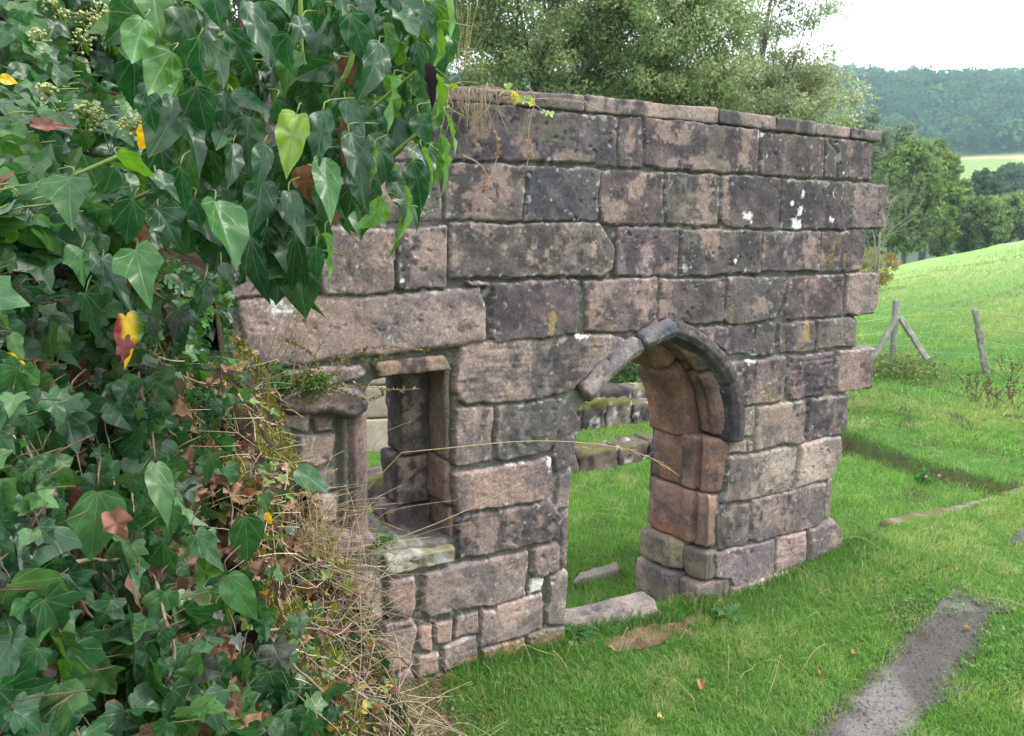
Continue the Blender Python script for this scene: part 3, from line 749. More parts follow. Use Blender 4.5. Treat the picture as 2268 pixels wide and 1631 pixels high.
# lintel slab and sill of the window
a, b = uzw('J', (985, 105)), uzw('J', (1555, 38)); c_, d_ = uzw('J', (1010, 215)), uzw('J', (1600, 155))
K = np.array([w3(c_[0], c_[1], -.5), w3(d_[0], d_[1], -.5), w3(c_[0], c_[1], .035), w3(d_[0], d_[1], .035), w3(a[0], a[1], -.5), w3(b[0] - .01, b[1], -.5), w3(a[0], a[1], .03), w3(b[0] - .01, b[1], .03)])
rockbox(MB(), K, .009, .012, .008, 31, tone=.45, hue=np.array([1.05, 1.0, .85])).build('lintel', M_STONE, root)
a, b = uzw('H', (75, 1045)), uzw('H', (632, 960)); c_, d_ = uzw('H', (82, 1190)), uzw('H', (632, 1088))
K = np.array([w3(c_[0], c_[1], -.5), w3(d_[0], d_[1], -.5), w3(c_[0], c_[1], .03), w3(d_[0], d_[1], .03), w3(a[0], a[1] + .05, -.5), w3(b[0], b[1] + .05, -.5), w3(a[0], a[1] - .01, .03), w3(b[0], b[1] - .01, .03)])
def sillc(X):
    rel = X - P0
    PP = np.c_[rel @ U, rel[:, 2], rel @ N]
    c = mixc(np.tile([.25, .235, .19], (len(X), 1)), np.array([.38, .375, .345]), sst(-.3, .5, fbm(PP, 14, 3, 4)))
    c = mixc(c, np.array([.2, .17, .1]), sst(.3, .8, fbm(PP, 8, 4, 4)))
    return mixc(c, np.array([.16, .15, .14]), sst(-.05, -.25, PP[:, 2]) * .5)
rockbox(MB(), K, .009, .018, .012, 33, colf=sillc).build('window_sill', M_STONE, root)

# window reveal: faces looking left, set back in steps
def stonestack(name, items, res=.012, **kw):
    for i, (u0, u1, z0, z1, d0, d1, tone, hue) in enumerate(items):
        rockbox(MB(), wbox(u0, u1, z0, z1, d0, d1), res, .022, .008, 60 + i * 3 + len(name), tone=tone, hue=None if hue is None else np.array(hue)).build(name, M_STONE, root)
stonestack('window_jamb_stone', [(-.742, -.60, 1.24, 1.74, -.3, -.045, .35, (1.1, 1.15, 1.08)), (-.755, -.60, .99, 1.235, -.3, -.04, .12, (1.15, 1.02, 1.0)), (-.735, -.60, .76, .985, -.32, -.04, .4, (1.1, 1.1, 1.1)),
    (-.90, -.62, 1.22, 1.76, -.56, -.29, .55, (1.05, 1.05, 1.05)), (-.93, -.62, .93, 1.215, -.58, -.3, .62, (1.0, 1.0, 1.0)), (-.99, -.6, .7, .925, -.6, -.31, .6, (1.0, .97, .97))])
# octagonal shaft of the broken window
sx = [uzw('J', (758, 800), -.05), uzw('J', (932, 800), -.05)]
su = (sx[0][0] + sx[1][0]) / 2; srad = (sx[1][0] - sx[0][0]) / 2
zb, zt = uzw('J', (845, 1480), -.05)[1], uzw('J', (860, 525), -.05)[1]
oct_ = dprof([(srad * 1.03 * math.cos(R(22.5 + 45 * i)), srad * 1.03 * math.sin(R(22.5 + 45 * i))) for i in range(8)], .012)
sweep(MB(), densify([w3(su - .012, zb, -.05), w3(su, (zb + zt) / 2, -.05), w3(su + .004, zt + .02, -.05)]), U, -N, oct_, inset=.006, amp=.004, seed=41, tone=.18, hue=np.array([.9, .86, .86])).build('window_shaft', M_STONE, root)

# doorway: hood mould, two orders, moulded right jamb
def arcframe(path):
    tg = nrm(np.gradient(path, axis=0))
    return nrm(np.cross(tg, N))
def uzpath(pts, d=0.):
    return np.array([w3(*uzw(k, p, d), d) for k, p in pts])
HP = dprof([(-.066, -.06), (.062, -.06), (.07, 0), (.068, .03), (.05, .075), (.0, .085), (-.035, .06), (-.05, .02), (-.066, -.005)], .008)
hood = [([('D', (1462, 1165)), ('D', (1640, 970)), ('D', (1790, 830)), ('D', (1892, 770))], .5, (1.2, 1.3, 1.32)), ([('D', (1900, 748)), ('D', (2020, 690)), ('D', (2160, 635))], .6, (1.3, 1.5, 1.6)),
        ([('E', (345, 640)), ('E', (480, 690)), ('E', (625, 790)), ('E', (745, 930)), ('E', (800, 1045))], .72, (.92, .92, .95)), ([('E', (806, 1060)), ('E', (840, 1200)), ('E', (848, 1370)), ('E', (836, 1525))], .9, (.72, .74, .78))]
for i, (pts, tn, hu) in enumerate(hood):
    pth = densify(uzpath(pts), .008)
    fa = arcframe(pth)
    if fa[len(fa) // 2] @ ZZ < 0 and i < 2: fa = -fa
    if i >= 2 and fa[-1] @ U < 0: fa = -fa
    sg = HP if np.dot(np.cross(nrm(pth[-1] - pth[0]), fa[0]), N) < 0 else HP[::-1]
    sweep(MB(), pth, fa, N, sg, inset=.02, amp=.006, seed=70 + i, tone=tn, hue=None if hu is None else np.array(hu)).build('hood_mould', M_STONE, root)
def order(name, right, apex, left, dmid, wid, dep, tone, hue, seed, cuts, roll=False, amp=.009):
    """an arch ring built of separate stones; right/left = springing (u,z), two-centred"""
    pr = []
    for t in np.linspace(0, 1, 40):
        A_ = R(64)
        pr.append((right[0] + (apex[0] - right[0]) * (1 - math.cos(t * A_)) / (1 - math.cos(A_)), right[1] + (apex[1] - right[1]) * math.sin(t * A_) / math.sin(A_)))
    pl = [(left[0] + (apex[0] - left[0]) * (1 - math.cos(t * R(64))) / (1 - math.cos(R(64))), left[1] + (apex[1] - left[1]) * math.sin(t * R(64)) / math.sin(R(64))) for t in np.linspace(0, 1, 40)]
    full = np.array(pr + pl[::-1][1:])
    cutn = [int(c * (len(full) - 1)) for c in cuts]
    for i in range(len(cutn) - 1):
        seg = full[cutn[i]:cutn[i + 1] + 1]
        pth = densify(w3(seg[:, 0], seg[:, 1], dmid), .012)
        if len(pth) > 6: pth = pth[1:-1]
        fa = arcframe(pth)
        mid = pth[len(pth) // 2]; cc = w3((right[0] + left[0]) / 2, right[1], dmid)
        if np.dot(fa[len(fa) // 2], mid - cc) < 0: fa = -fa
        h = dep / 2
        if roll: P_ = [(0, -h), (wid, -h), (wid, h), (.03, h), (.008, h * .82), (-.012, h * .45), (-.004, h * .1), (.012, -h * .2), (-.005, -h * .6)]
        else: P_ = [(0, -h), (wid, -h), (wid, h), (.05, h), (.02, h * .75), (0, h * .45)]
        P_ = dprof(P_, .012)
        if np.dot(np.cross(nrm(pth[-1] - pth[0]), fa[len(fa) // 2]), N) > 0: P_ = P_[::-1]
        sweep(MB(), pth, fa, N, P_, inset=.018, amp=.007, seed=seed + i, tone=tone, hue=np.array(hue)).build(name, M_STONE, root)
zs1 = uzw('G', (870, 125))[1]; zs2 = uzw('G', (600, 60), -.4)[1]
order('outer_arch_stone', (1.185, zs1), (.72, 1.835), (.20, 1.18), -.10, .14, .2, .42, (1.0, .85, .78), 80, (0, .27, .5, .64), True)
order('inner_arch_stone', (1.045, zs2), (.64, 1.79), (.19, 1.15), -.38, .2, .34, .25, (1.12, .82, .66), 90, (0, .30, .5, .66))

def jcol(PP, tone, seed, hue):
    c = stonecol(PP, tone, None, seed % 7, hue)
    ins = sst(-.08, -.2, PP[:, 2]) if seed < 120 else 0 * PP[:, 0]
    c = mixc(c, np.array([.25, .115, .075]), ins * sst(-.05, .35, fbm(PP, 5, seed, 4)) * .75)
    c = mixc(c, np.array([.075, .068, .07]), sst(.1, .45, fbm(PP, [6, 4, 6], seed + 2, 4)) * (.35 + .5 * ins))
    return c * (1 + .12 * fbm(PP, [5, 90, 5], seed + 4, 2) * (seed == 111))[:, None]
def jamb(z0, z1, pl, tone, hue, seed, top=None, skew=0.):
    """one stone of the doorway's right jamb: pl = plan outline [(u, d)] clockwise from its front right corner"""
    prof = dprof(pl, .011)
    pth = densify([w3(0, z0, 0), w3(skew / 2, (z0 + z1) / 2, 0), w3(skew, z1, 0)], .011)
    a = 0.5 * np.sum(prof[:, 0] * np.roll(prof[:, 1], -1) - np.roll(prof[:, 0], -1) * prof[:, 1])
    if a < 0: prof = prof[::-1]
    sweep(MB(), pth, U, N, prof, inset=.022, amp=.008, seed=seed, colf=lambda X, PP: jcol(PP, tone, seed, np.array(hue))).build('door_jamb_stone', M_STONE, root)
def jplan(uf, um, ub, bulge=0., rearu=None):
    return [(uf + .12, -.03), (uf, .0), (uf - .05, .004 + bulge), (um + .04, -.035 + bulge), (um + .012, -.065), (um + .034, -.10), (um + .03, -.115), (um - .012, -.13), (um - .02, -.2), (ub + .03, -.30), (ub, -.40), (ub + .01, -.50), (ub + .03, -.56), (uf + .12, -.56)]
zj = [zs1 - .005, uzw('G', (860, 568))[1], uzw('G', (830, 1000))[1], uzw('G', (820, 1250))[1], -.2]
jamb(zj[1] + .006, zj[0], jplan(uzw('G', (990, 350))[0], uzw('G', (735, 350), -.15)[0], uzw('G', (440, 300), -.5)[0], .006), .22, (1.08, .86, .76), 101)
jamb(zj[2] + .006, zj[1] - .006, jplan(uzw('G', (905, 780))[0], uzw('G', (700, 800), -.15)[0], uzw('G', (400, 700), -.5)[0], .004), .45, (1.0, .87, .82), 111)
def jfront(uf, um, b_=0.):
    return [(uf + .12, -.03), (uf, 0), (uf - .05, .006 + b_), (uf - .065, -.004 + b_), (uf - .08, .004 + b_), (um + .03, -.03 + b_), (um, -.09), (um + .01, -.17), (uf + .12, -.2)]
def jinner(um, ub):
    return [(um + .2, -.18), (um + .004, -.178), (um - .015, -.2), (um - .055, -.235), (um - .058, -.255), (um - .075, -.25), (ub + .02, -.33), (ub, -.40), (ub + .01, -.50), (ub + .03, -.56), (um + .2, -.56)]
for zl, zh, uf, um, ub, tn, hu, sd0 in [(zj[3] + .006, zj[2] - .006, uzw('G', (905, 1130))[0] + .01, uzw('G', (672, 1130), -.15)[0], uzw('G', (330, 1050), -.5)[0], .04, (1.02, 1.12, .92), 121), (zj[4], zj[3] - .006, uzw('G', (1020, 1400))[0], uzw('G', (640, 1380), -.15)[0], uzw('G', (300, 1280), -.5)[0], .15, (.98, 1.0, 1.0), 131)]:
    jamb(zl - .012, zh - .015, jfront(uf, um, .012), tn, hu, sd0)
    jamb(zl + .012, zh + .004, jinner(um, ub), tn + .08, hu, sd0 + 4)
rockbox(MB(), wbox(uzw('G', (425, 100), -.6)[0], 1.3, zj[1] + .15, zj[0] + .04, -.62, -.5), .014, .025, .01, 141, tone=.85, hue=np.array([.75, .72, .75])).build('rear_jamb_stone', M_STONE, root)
rockbox(MB(), wbox(uzw('G', (395, 500), -.6)[0], 1.3, zj[2], zj[1] + .145, -.62, -.5), .014, .025, .01, 143, tone=.7, hue=np.array([.85, .8, .85])).build('rear_jamb_stone', M_STONE, root)
# threshold kerb stone, worn in the middle
pth = densify([gnd(zf('H', (1460, 1592)), .05), gnd(zf('H', (1720, 1545)), .05), gnd(zf('H', (1960, 1480)), .06), gnd(zf('H', (2190, 1415)), .07)], .012)
tgv = nrm(np.gradient(pth, axis=0)); sd_ = nrm(np.cross(tgv, ZZ))
sweep(MB(), pth - ZZ * .06, sd_, ZZ, dprof([(-.11, -.12), (.11, -.12), (.115, .05), (.08, .115), (-.06, .12), (-.115, .06)], .011), inset=.03, amp=.005, seed=151, tone=.3, hue=np.array([1.0, 1.1, 1.1])).build('threshold', M_STONE, root)
rockbox(MB(), wbox(.62, 1.2, -.2, -.075, -.36, .1), .016, .02, .008, 153, tone=.25).build('door_sill', M_STONE, root)

# ------------------------------------------------------------------ earth bank under the ivy
EDY = [-150, 100, 300, 500, 640, 740, 800, 850, 1000, 1200, 1380, 1500, 1631, 1800]
EDX = [390, 420, 430, 430, 470, 520, 572, 600, 652, 737, 815, 865, 905, 960]
CPT = np.array([(-300, -150, 2.3), (0, -150, 2.7), (390, -150, 3.3), (-300, 100, 2.0), (0, 100, 2.3), (250, 100, 2.9), (420, 100, 3.3), (-300, 300, 1.6), (0, 300, 1.85), (200, 300, 2.3), (430, 300, 3.3), (-300, 500, 1.15), (0, 500, 1.25), (200, 500, 1.5), (430, 500, 3.2),
    (-300, 700, 1.0), (0, 700, 1.12), (250, 700, 1.45), (400, 700, 2.2), (500, 720, 3.4), (-300, 900, .95), (0, 900, 1.03), (300, 900, 1.35), (500, 900, 2.1), (640, 870, 3.35), (-300, 1150, .9), (0, 1150, .97), (300, 1150, 1.2), (550, 1150, 1.85), (735, 1150, 2.8),
    (-300, 1400, .85), (0, 1400, .92), (350, 1400, 1.12), (600, 1400, 1.6), (825, 1400, 2.4), (-300, 1631, .82), (0, 1631, .87), (400, 1631, 1.08), (700, 1631, 1.5), (905, 1631, 1.95), (0, 1800, .85), (500, 1800, 1.1), (960, 1800, 1.8), (560, 1300, 1.6), (700, 1280, 2.2)])
def bdepth(px, py):
    px = np.asarray(px, float); py = np.asarray(py, float)
    d2 = (px[..., None] - CPT[:, 0]) ** 2 + ((py[..., None] - CPT[:, 1]) * .9) ** 2 + 40 ** 2
    w = d2 ** -2.
    return np.exp((w * np.log(CPT[:, 2])).sum(-1) / w.sum(-1))
def rays(px, py):
    x = (np.asarray(px) - FW / 2) / FOC; y = (FH / 2 - np.asarray(py)) / FOC
    c, s = math.cos(PITCH), math.sin(PITCH)
    return np.stack([x, c + y * s, -s + y * c], -1)
ny, nx = 190, 100
by = np.linspace(-150, 1800, ny)
bs = np.linspace(0, 1, nx)
ex = np.interp(by, EDY, EDX)
BX = -300 + (ex[:, None] + 300) * bs[None]
BY = np.repeat(by[:, None], nx, 1)
BT = bdepth(BX, BY) + .10
BP = CAM + rays(BX, BY) * BT[..., None]
nb = fbm(BP.reshape(-1, 3), 6, 201, 4).reshape(ny, nx)
BP = BP + nrm(rays(BX, BY)) * (.03 * nb)[..., None]
bc = mixc(np.tile([.022, .017, .012], (ny * nx, 1)), np.array([.055, .042, .027]), sst(-.2, .5, fbm(BP.reshape(-1, 3), 14, 203, 3)))
mossf = np.clip((BX - (ex[:, None] - 230)) / 160, 0, 1).ravel() * (BY.ravel() > 720)
bc = mixc(bc, np.array([.12, .13, .03]), sst(-.1, .5, fbm(BP.reshape(-1, 3), 5, 205, 3)) * mossf)
mb = MB().add(BP.reshape(-1, 3), gridq(ny, nx), c=bc)
def skirt(line, n=14, out=(0, 0, 0)):
    L = np.stack([np.stack([line[:, 0] + out[0] * t, line[:, 1] + out[1] * t, line[:, 2] * (1 - t) + (hgt(line[:, 0], line[:, 1]) - .08) * t], -1) for t in np.linspace(0, 1, n)], 1)
    L[:, 1:-1] += .03 * fbm(L[:, 1:-1].reshape(-1, 3), 5, 207, 3).reshape(len(line), n - 2, 1)
    mb.add(L.reshape(-1, 3), gridq(len(line), n), c=mixc(np.tile([.06, .045, .03], (len(line) * n, 1)), np.array([.1, .11, .03]), sst(-.2, .5, fbm(L.reshape(-1, 3), 5, 209, 3))))
skirt(BP[:, -1], 14, (.12, .16))
skirt(BP[:, 0][::-1], 8); skirt(BP[-1], 8); skirt(BP[0][::-1], 8)
tag(mb.build('earth_bank', M_SOIL), kind='structure')

# ------------------------------------------------------------------ leaves
def outline(right, n=26):
    r = np.array(right, float)
    full = np.vstack([r, np.c_[-r[-2:0:-1, 0], r[-2:0:-1, 1]]])
    q = np.vstack([full, full[:1]])
    s = np.r_[0, np.cumsum(np.linalg.norm(np.diff(q, axis=0), axis=1))]
    t = np.linspace(0, s[-1], n, endpoint=False)
    t[np.argmin(abs(t - s[len(r) - 1]))] = s[len(r) - 1]
    return np.c_[np.interp(t, s, q[:, 0]), np.interp(t, s, q[:, 1])]
OV = outline([(0, .0), (.14, -.03), (.29, .04), (.39, .17), (.405, .33), (.35, .5), (.25, .67), (.12, .85), (.035, .96), (0, 1.02)], 28)
OVB = outline([(0, .0), (.16, -.04), (.34, .05), (.46, .2), (.48, .35), (.41, .52), (.29, .68), (.13, .86), (0, 1.0)], 28)
L3 = outline([(0, 0), (.13, -.09), (.3, -.1), (.43, .02), (.5, .2), (.58, .34), (.40, .42), (.28, .52), (.2, .68), (.09, .87), (0, 1.)], 32)
L5 = outline([(0, 0), (.1, -.13), (.28, -.2), (.46, -.12), (.36, .06), (.5, .16), (.66, .36), (.42, .38), (.27, .48), (.22, .68), (.09, .88), (0, 1.)], 36)
def template(o, rings=(.3, .62, .85, 1.)):
    c = np.array([0, .36])
    V = np.vstack([c[None]] + [c + (o - c) * r for r in rings])
    k = len(o)
    T = [(0, 1 + i, 1 + (i + 1) % k) for i in range(k)]
    Q = []
    for j in range(len(rings) - 1):
        a = 1 + j * k
        Q += [(a + i, a + k + i, a + k + (i + 1) % k, a + (i + 1) % k) for i in range(k)]
    rho = np.r_[0, np.repeat(rings, k)]
    return V, np.array(T)[:, ::-1] if False else np.array(T), np.array(Q), rho
TPL = {k: template(o) for k, o in dict(ov=OV, ob=OVB, l3=L3, l5=L5).items()}
TPS = {k: template(o, (.55, 1.)) for k, o in dict(ov=OV, ob=OVB, l3=L3, l5=L5).items()}
lr = np.random.default_rng(11)
def leaf(mb, kind, base, d, n, L, wf, col, fold=.25, curl=.25, wav=.03, low=False, colf=None):
    V, T, Q, rho = (TPS if low else TPL)[kind]
    d = nrm(d); n = nrm(n - d * np.dot(n, d)); x_ = np.cross(d, n)
    x, y = V[:, 0] * wf, V[:, 1]
    ph = lr.random() * 6.28
    ang = np.arctan2(x, y - .36)
    skew = lr.normal(0, .05)
    z = fold * np.abs(x) - curl * (y - .25) ** 2 * np.sign(y - .25 + 1e-9) * (y > .25) + wav * np.sin(ang * 5 + ph) * rho ** 2 + lr.normal(0, .12) * x * y
    X = base + (x + skew * y * y)[:, None] * x_ * L + y[:, None] * d * L + z[:, None] * n * L
    c = np.tile(np.asarray(col, float), (len(V), 1))
    if colf is not None: c = colf(V, rho, c)
    mb.add(X, Q, T, c=c, l=np.c_[V, np.zeros(len(V))])
GA, GB, GC = np.array([.014, .052, .024]), np.array([.029, .088, .028]), np.array([.05, .14, .022])
def lcol(bright=0.):
    r = lr.random()
    c = GA + (GB - GA) * r
    if lr.random() < bright: c = c * .3 + GC * .7
    return c * (1 + lr.normal(0, .12))
TOC = lambda p: nrm(CAM - p)

# hanging branch of adult ivy: leaf by leaf (zoom sheet q: half the photo's scale)
ivy = thing('ivy', at((700, 60), 1.35), 'glossy dark green ivy branch of long pointed leaves hanging in front of the stone wall', 'ivy')
HB = [  # base, tip, width, kind, colour, depth
 ((950, 895), (1035, 1190), 225, 'ob', 'b', 1.0), ((1315, 500), (1268, 782), 148, 'ov', 'y', 1.05), ((1435, 490), (1398, 765), 122, 'ov', 'd', 1.06), ((1550, 588), (1635, 885), 124, 'ov', 'd', 1.1), ((1430, 700), (1482, 985), 126, 'ov', 'b', 1.06),
 ((1280, 850), (1352, 1075), 95, 'ov', 'd', 1.08), ((1170, 640), (1140, 840), 98, 'ov', 'd', 1.08), ((1275, 148), (1265, 352), 132, 'ov', 'd', 1.15), ((1550, 60), (1655, 290), 150, 'ov', 'd', 1.12), ((1680, 195), (1622, 450), 135, 'ov', 'd', 1.14),
 ((885, 165), (880, 405), 130, 'ov', 'd', 1.1), ((870, 385), (925, 605), 165, 'ov', 'd', 1.14), ((810, 530), (915, 755), 118, 'ov', 'd', 1.15), ((640, 82), (575, 300), 150, 'ob', 'u', 1.05), ((760, 230), (650, 420), 170, 'ov', 'u', 1.04),
 ((1010, 128), (1122, 320), 120, 'ov', 'd', 1.12), ((1095, 10), (1192, 285), 112, 'ov', 'd', 1.1), ((935, -90), (962, 108), 155, 'ov', 'd', 1.08), ((1340, 80), (1312, 190), 92, 'ov', 'd', 1.16), ((800, 735), (822, 980), 112, 'ov', 'd', 1.08),
 ((690, 775), (800, 895), 110, 'l3', 'd', 1.06), ((590, 878), (545, 1105), 140, 'ob', 'd', 1.04), ((700, 925), (810, 1105), 185, 'l3', 'd', 1.08), ((310, 790), (312, 1010), 240, 'l3', 'b', 1.08), ((600, 1110), (660, 1352), 225, 'l3', 'b', 1.06),
 ((452, 1150), (562, 1388), 152, 'l3', 'd', 1.1), ((380, 1300), (442, 1515), 185, 'l3', 'd', 1.06), ((360, 1100), (372, 1270), 165, 'l3', 'b', 1.12), ((1032, 635), (1030, 830), 104, 'ov', 'd', 1.14), ((1160, 800), (1138, 1035), 150, 'ov', 'd', 1.1), ((1108, 1055), (1152, 1365), 112, 'ov', 'k', 1.12),
 ((1310, 1050), (1290, 1300), 92, 'ov', 'k', 1.14), ((1400, 1090), (1405, 1260), 78, 'ov', 'd', 1.1), ((1440, 1035), (1482, 1245), 60, 'ov', 'g', 1.12), ((1700, 890), (1615, 1022), 125, 'ov', 'g', 1.12), ((1765, 950), (1762, 1158), 56, 'ov', 'g', 1.14),
 ((1800, 820), (1818, 1070), 64, 'ov', 'g', 1.14), ((1828, 712), (1885, 945), 112, 'ov', 'd', 1.1), ((1855, 505), (1890, 635), 100, 'ov', 'd', 1.1), ((1975, 510), (2035, 700), 66, 'ov', 'g', 1.12), ((1955, 600), (2008, 880), 74, 'ov', 'g', 1.12),
 ((1930, 340), (1965, 505), 84, 'ov', 'g', 1.14), ((1745, 345), (1718, 590), 92, 'ov', 'g', 1.16), ((1870, 660), (1952, 852), 74, 'ov', 'g', 1.15), ((1530, 440), (1622, 630), 92, 'ov', 'd', 1.13), ((1610, -40), (1650, 130), 90, 'ov', 'd', 1.14),
 ((1850, 185), (1880, 355), 74, 'ov', 'd', 1.16), ((1945, 130), (1952, 310), 64, 'ov', 'g', 1.18), ((1740, -20), (1772, 175), 62, 'ov', 'd', 1.18), ((1975, -30), (2012, 195), 64, 'ov', 'g', 1.18), ((1035, 412), (1210, 492), 80, 'ov', 'd', 1.08),
 ((645, 405), (692, 580), 115, 'ov', 'd', 1.1), ((1222, 440), (1210, 575), 82, 'ov', 'd', 1.06), ((520, 690), (692, 785), 150, 'ob', 'g', 1.02), ((1420, 0), (1400, 150), 76, 'ov', 'd', 1.2), ((1880, 30), (1905, 160), 90, 'ov', 'd', 1.18), ((860, 880), (890, 1010), 110, 'ov', 'd', 1.16), ((770, 430), (740, 560), 100, 'ov', 'd', 1.16), ((1000, 410), (985, 620), 120, 'ov', 'd', 1.18), ((1560, 760), (1640, 940), 92, 'ov', 'd', 1.12), ((1660, 660), (1672, 800), 80, 'ov', 'g', 1.15), ((1250, 880), (1290, 1010), 90, 'ov', 'k', 1.18), ((905, 1240), (900, 1400), 130, 'ob', 'k', 1.14), ((1180, 1010), (1200, 1190), 90, 'ov', 'k', 1.16), ((1080, 1175), (1070, 1300), 55, 'ov', 'k', 1.14), ((980, 1170), (1040, 1260), 60, 'ov', 'k', 1.14), ((1350, 1140), (1350, 1285), 50, 'ov', 'k', 1.16)]
CK = dict(d=GA * 1.05, b=np.array([.026, .10, .02]), y=np.array([.17, .27, .04]), u=np.array([.03, .095, .018]), k=GA * .72, g=np.array([.05, .15, .012]))
fol, stm, pale = MB(), MB(), MB()
heroes = []
for (b, t, w, kd, ck, dp) in HB:
    Fb = (b[0] / 2, b[1] / 2); Ft = (t[0] / 2, t[1] / 2)
    Pb = at(Fb, dp); tilt = lr.uniform(-.03, .05)
    Pt = at(Ft, dp + tilt)
    d = Pt - Pb; L = np.linalg.norm(d)
    wm = w / 2 / FOC * dp
    base_w = {'ov': .81, 'ob': .96, 'l3': 1.16, 'l5': 1.32}[kd]
    n = TOC(Pb) + .45 * ZZ + lr.normal(0, .3, 3)
    if ck == 'g': n = -TOC(Pb) * .5 + np.array([.9, .1, .5]) + lr.normal(0, .2, 3)
    if ck == 'u': n = -TOC(Pb) + .4 * ZZ
    leaf(pale if ck == 'y' else fol, kd, Pb, d, n, L, wm / L / base_w, CK[ck] * (1 + lr.normal(0, .08)), lr.uniform(.15, .5), lr.uniform(.1, .55), lr.uniform(.03, .075))
    heroes.append((Pb, d / L))
    sgn = 1 if b[0] > 1300 else -1
    up = Pb - d / L * .006 + np.array([lr.normal(.018 * sgn, .012), .05, lr.uniform(-.005, .022)])
    tube(stm, smoothpath([Pb, Pb - d / L * .009 + np.array([0, .012, .006]), up], 6), [.0009, .0013], np.array([.13, .18, .05]), 5)
# leaves filling the depth behind them
POLY = np.array([(285, -60), (990, -60), (985, 140), (985, 280), (965, 400), (900, 470), (850, 520), (740, 580), (690, 650), (600, 660), (520, 600), (440, 590), (350, 470), (310, 260)], float)
for i in range(110):
    Pb = at((lr.uniform(250, 985), lr.uniform(-120, 130)), lr.uniform(1.45, 1.9))
    leaf(fol, 'ov', Pb, -ZZ + lr.normal(0, .4, 3), TOC(Pb) + lr.normal(0, .45, 3), lr.uniform(.08, .12), lr.uniform(.8, 1.1), lcol(.1), .3, .3, .04)
cnt = 0
while cnt < 330:
    q = np.array([[lr.uniform(270, 1030), lr.uniform(-80, 690)]])
    if sdpoly(q, POLY)[0] > -18: continue
    dp = lr.uniform(1.17, 1.6)
    Pb = at(q[0] - np.array([0, 45]), dp)
    d = -ZZ + lr.normal(0, .35, 3); n = TOC(Pb) * .8 + .5 * ZZ + lr.normal(0, .5, 3)
    right = q[0, 0] > 800
    leaf(fol, 'ov', Pb, d, n + lr.normal(0, .35, 3), lr.uniform(.055, .092), lr.uniform(.65, 1.0), lcol(.35 if right else .12) * (.9 if not right else 1), lr.uniform(.1, .6), lr.uniform(-.1, .7), lr.uniform(.03, .08))
    if cnt % 2: tube(stm, smoothpath([Pb, Pb + ZZ * .008, Pb + np.array([lr.normal(0, .025), .04, .015])], 5), [.0009, .0013], np.array([.16, .21, .06]), 4)
    cnt += 1
fol.join(stm).build('foliage', M_LEAF, ivy)
tag(pale.build('leaf', M_LEAF, ivy), 'pale yellow-green leaf among the dark ones')
GS = np.array([.16, .22, .06])
for pts, dp, r0, r1, cc in [([(940, -300), (962, 60), (985, 400), (990, 420)], 1.2, .004, .003, GS), ([(1620, -200), (1560, 250), (1470, 430), (1440, 490), (1300, 790), (1180, 1050)], 1.22, .0045, .002, GS), ([(1990, 470), (1850, 590), (1670, 745), (1560, 860)], 1.18, .002, .0035, GS), ([(1840, 320), (1740, 400), (1600, 520)], 1.2, .002, .003, GS), ([(330, 775), (520, 695)], 1.06, .003, .003, GS), ([(750, 240), (760, 640), (800, 900)], 1.25, .003, .003, GS * .8), ([(1070, -50), (1060, 500), (1040, 900), (1010, 1200)], 1.38, .006, .004, np.array([.11, .085, .06])), ([(640, 860), (600, 880), (760, 800), (860, 700), (1100, 560)], 1.3, .003, .004, np.array([.12, .1, .06])), ([(1060, 910), (1180, 1050), (1280, 975)], 1.18, .002, .003, GS), ([(1330, -60), (1340, 240), (1400, 420)], 1.3, .004, .003, GS)]:
    P_ = [at((x / 2, y / 2), dp + .02 * i) for i, (x, y) in enumerate(pts)]
    tube(MB(), smoothpath(P_, 24), [r0, r1], cc, 7, .2, 3).build('stem', M_TWIG, ivy)
def special(parent, kd, b, t, w, dp, col, colf=None, lab=None, m=M_LEAF, fold=.3, curl=.3, wav=.06, name='leaf'):
    Pb = at((b[0], b[1]), dp); Pt = at((t[0], t[1]), dp + .02)
    d = Pt - Pb; L = np.linalg.norm(d); wm = w / FOC * dp
    mb = MB()
    leaf(mb, kd, Pb, d, TOC(Pb) + .3 * ZZ + lr.normal(0, .15, 3), L, wm / L / {'ov': .81, 'ob': .96, 'l3': 1.16, 'l5': 1.32}[kd], col, fold, curl, wav, colf=colf)
    o = mb.build(name, m, parent)
    if lab: o['label'] = lab
q2 = lambda x, y: (x / 2, y / 2)
BR, BK = (.17, .085, .045), (.02, .014, .016)
special(ivy, 'ov', q2(1885, 285), q2(1928, 490), 30, 1.09, BK, None, 'curled black dead leaf at the tip of the branch', M_DEAD, 1.2, .6, .08, 'dead_leaf')
special(ivy, 'ov', q2(1545, 500), q2(1520, 745), 38, 1.2, BR, None, 'long brown dead leaf hanging inside the branch', M_DEAD, .9, .4, .08, 'dead_leaf')
special(ivy, 'ov', q2(1330, 740), q2(1395, 920), 60, 1.17, BR, None, 'brown dead leaf behind the pale green leaf', M_DEAD, .7, .5, .1, 'dead_leaf')
special(ivy, 'ob', q2(610, 990), q2(645, 1110), 42, 1.12, (.2, .1, .06), None, 'brown dead leaf under the branch', M_DEAD, .6, .4, .1, 'dead_leaf')
special(ivy, 'ov', q2(1545, 250), q2(1530, 420), 40, 1.3, BR, None, 'brown dead leaf high in the branch', M_DEAD, .8, .4, .08, 'dead_leaf')
special(ivy, 'ob', q2(1470, 930), q2(1490, 1010), 28, 1.14, (.2, .11, .06), None, 'small curled brown leaf below the bright leaves', M_DEAD, .6, .4, .08, 'dead_leaf')

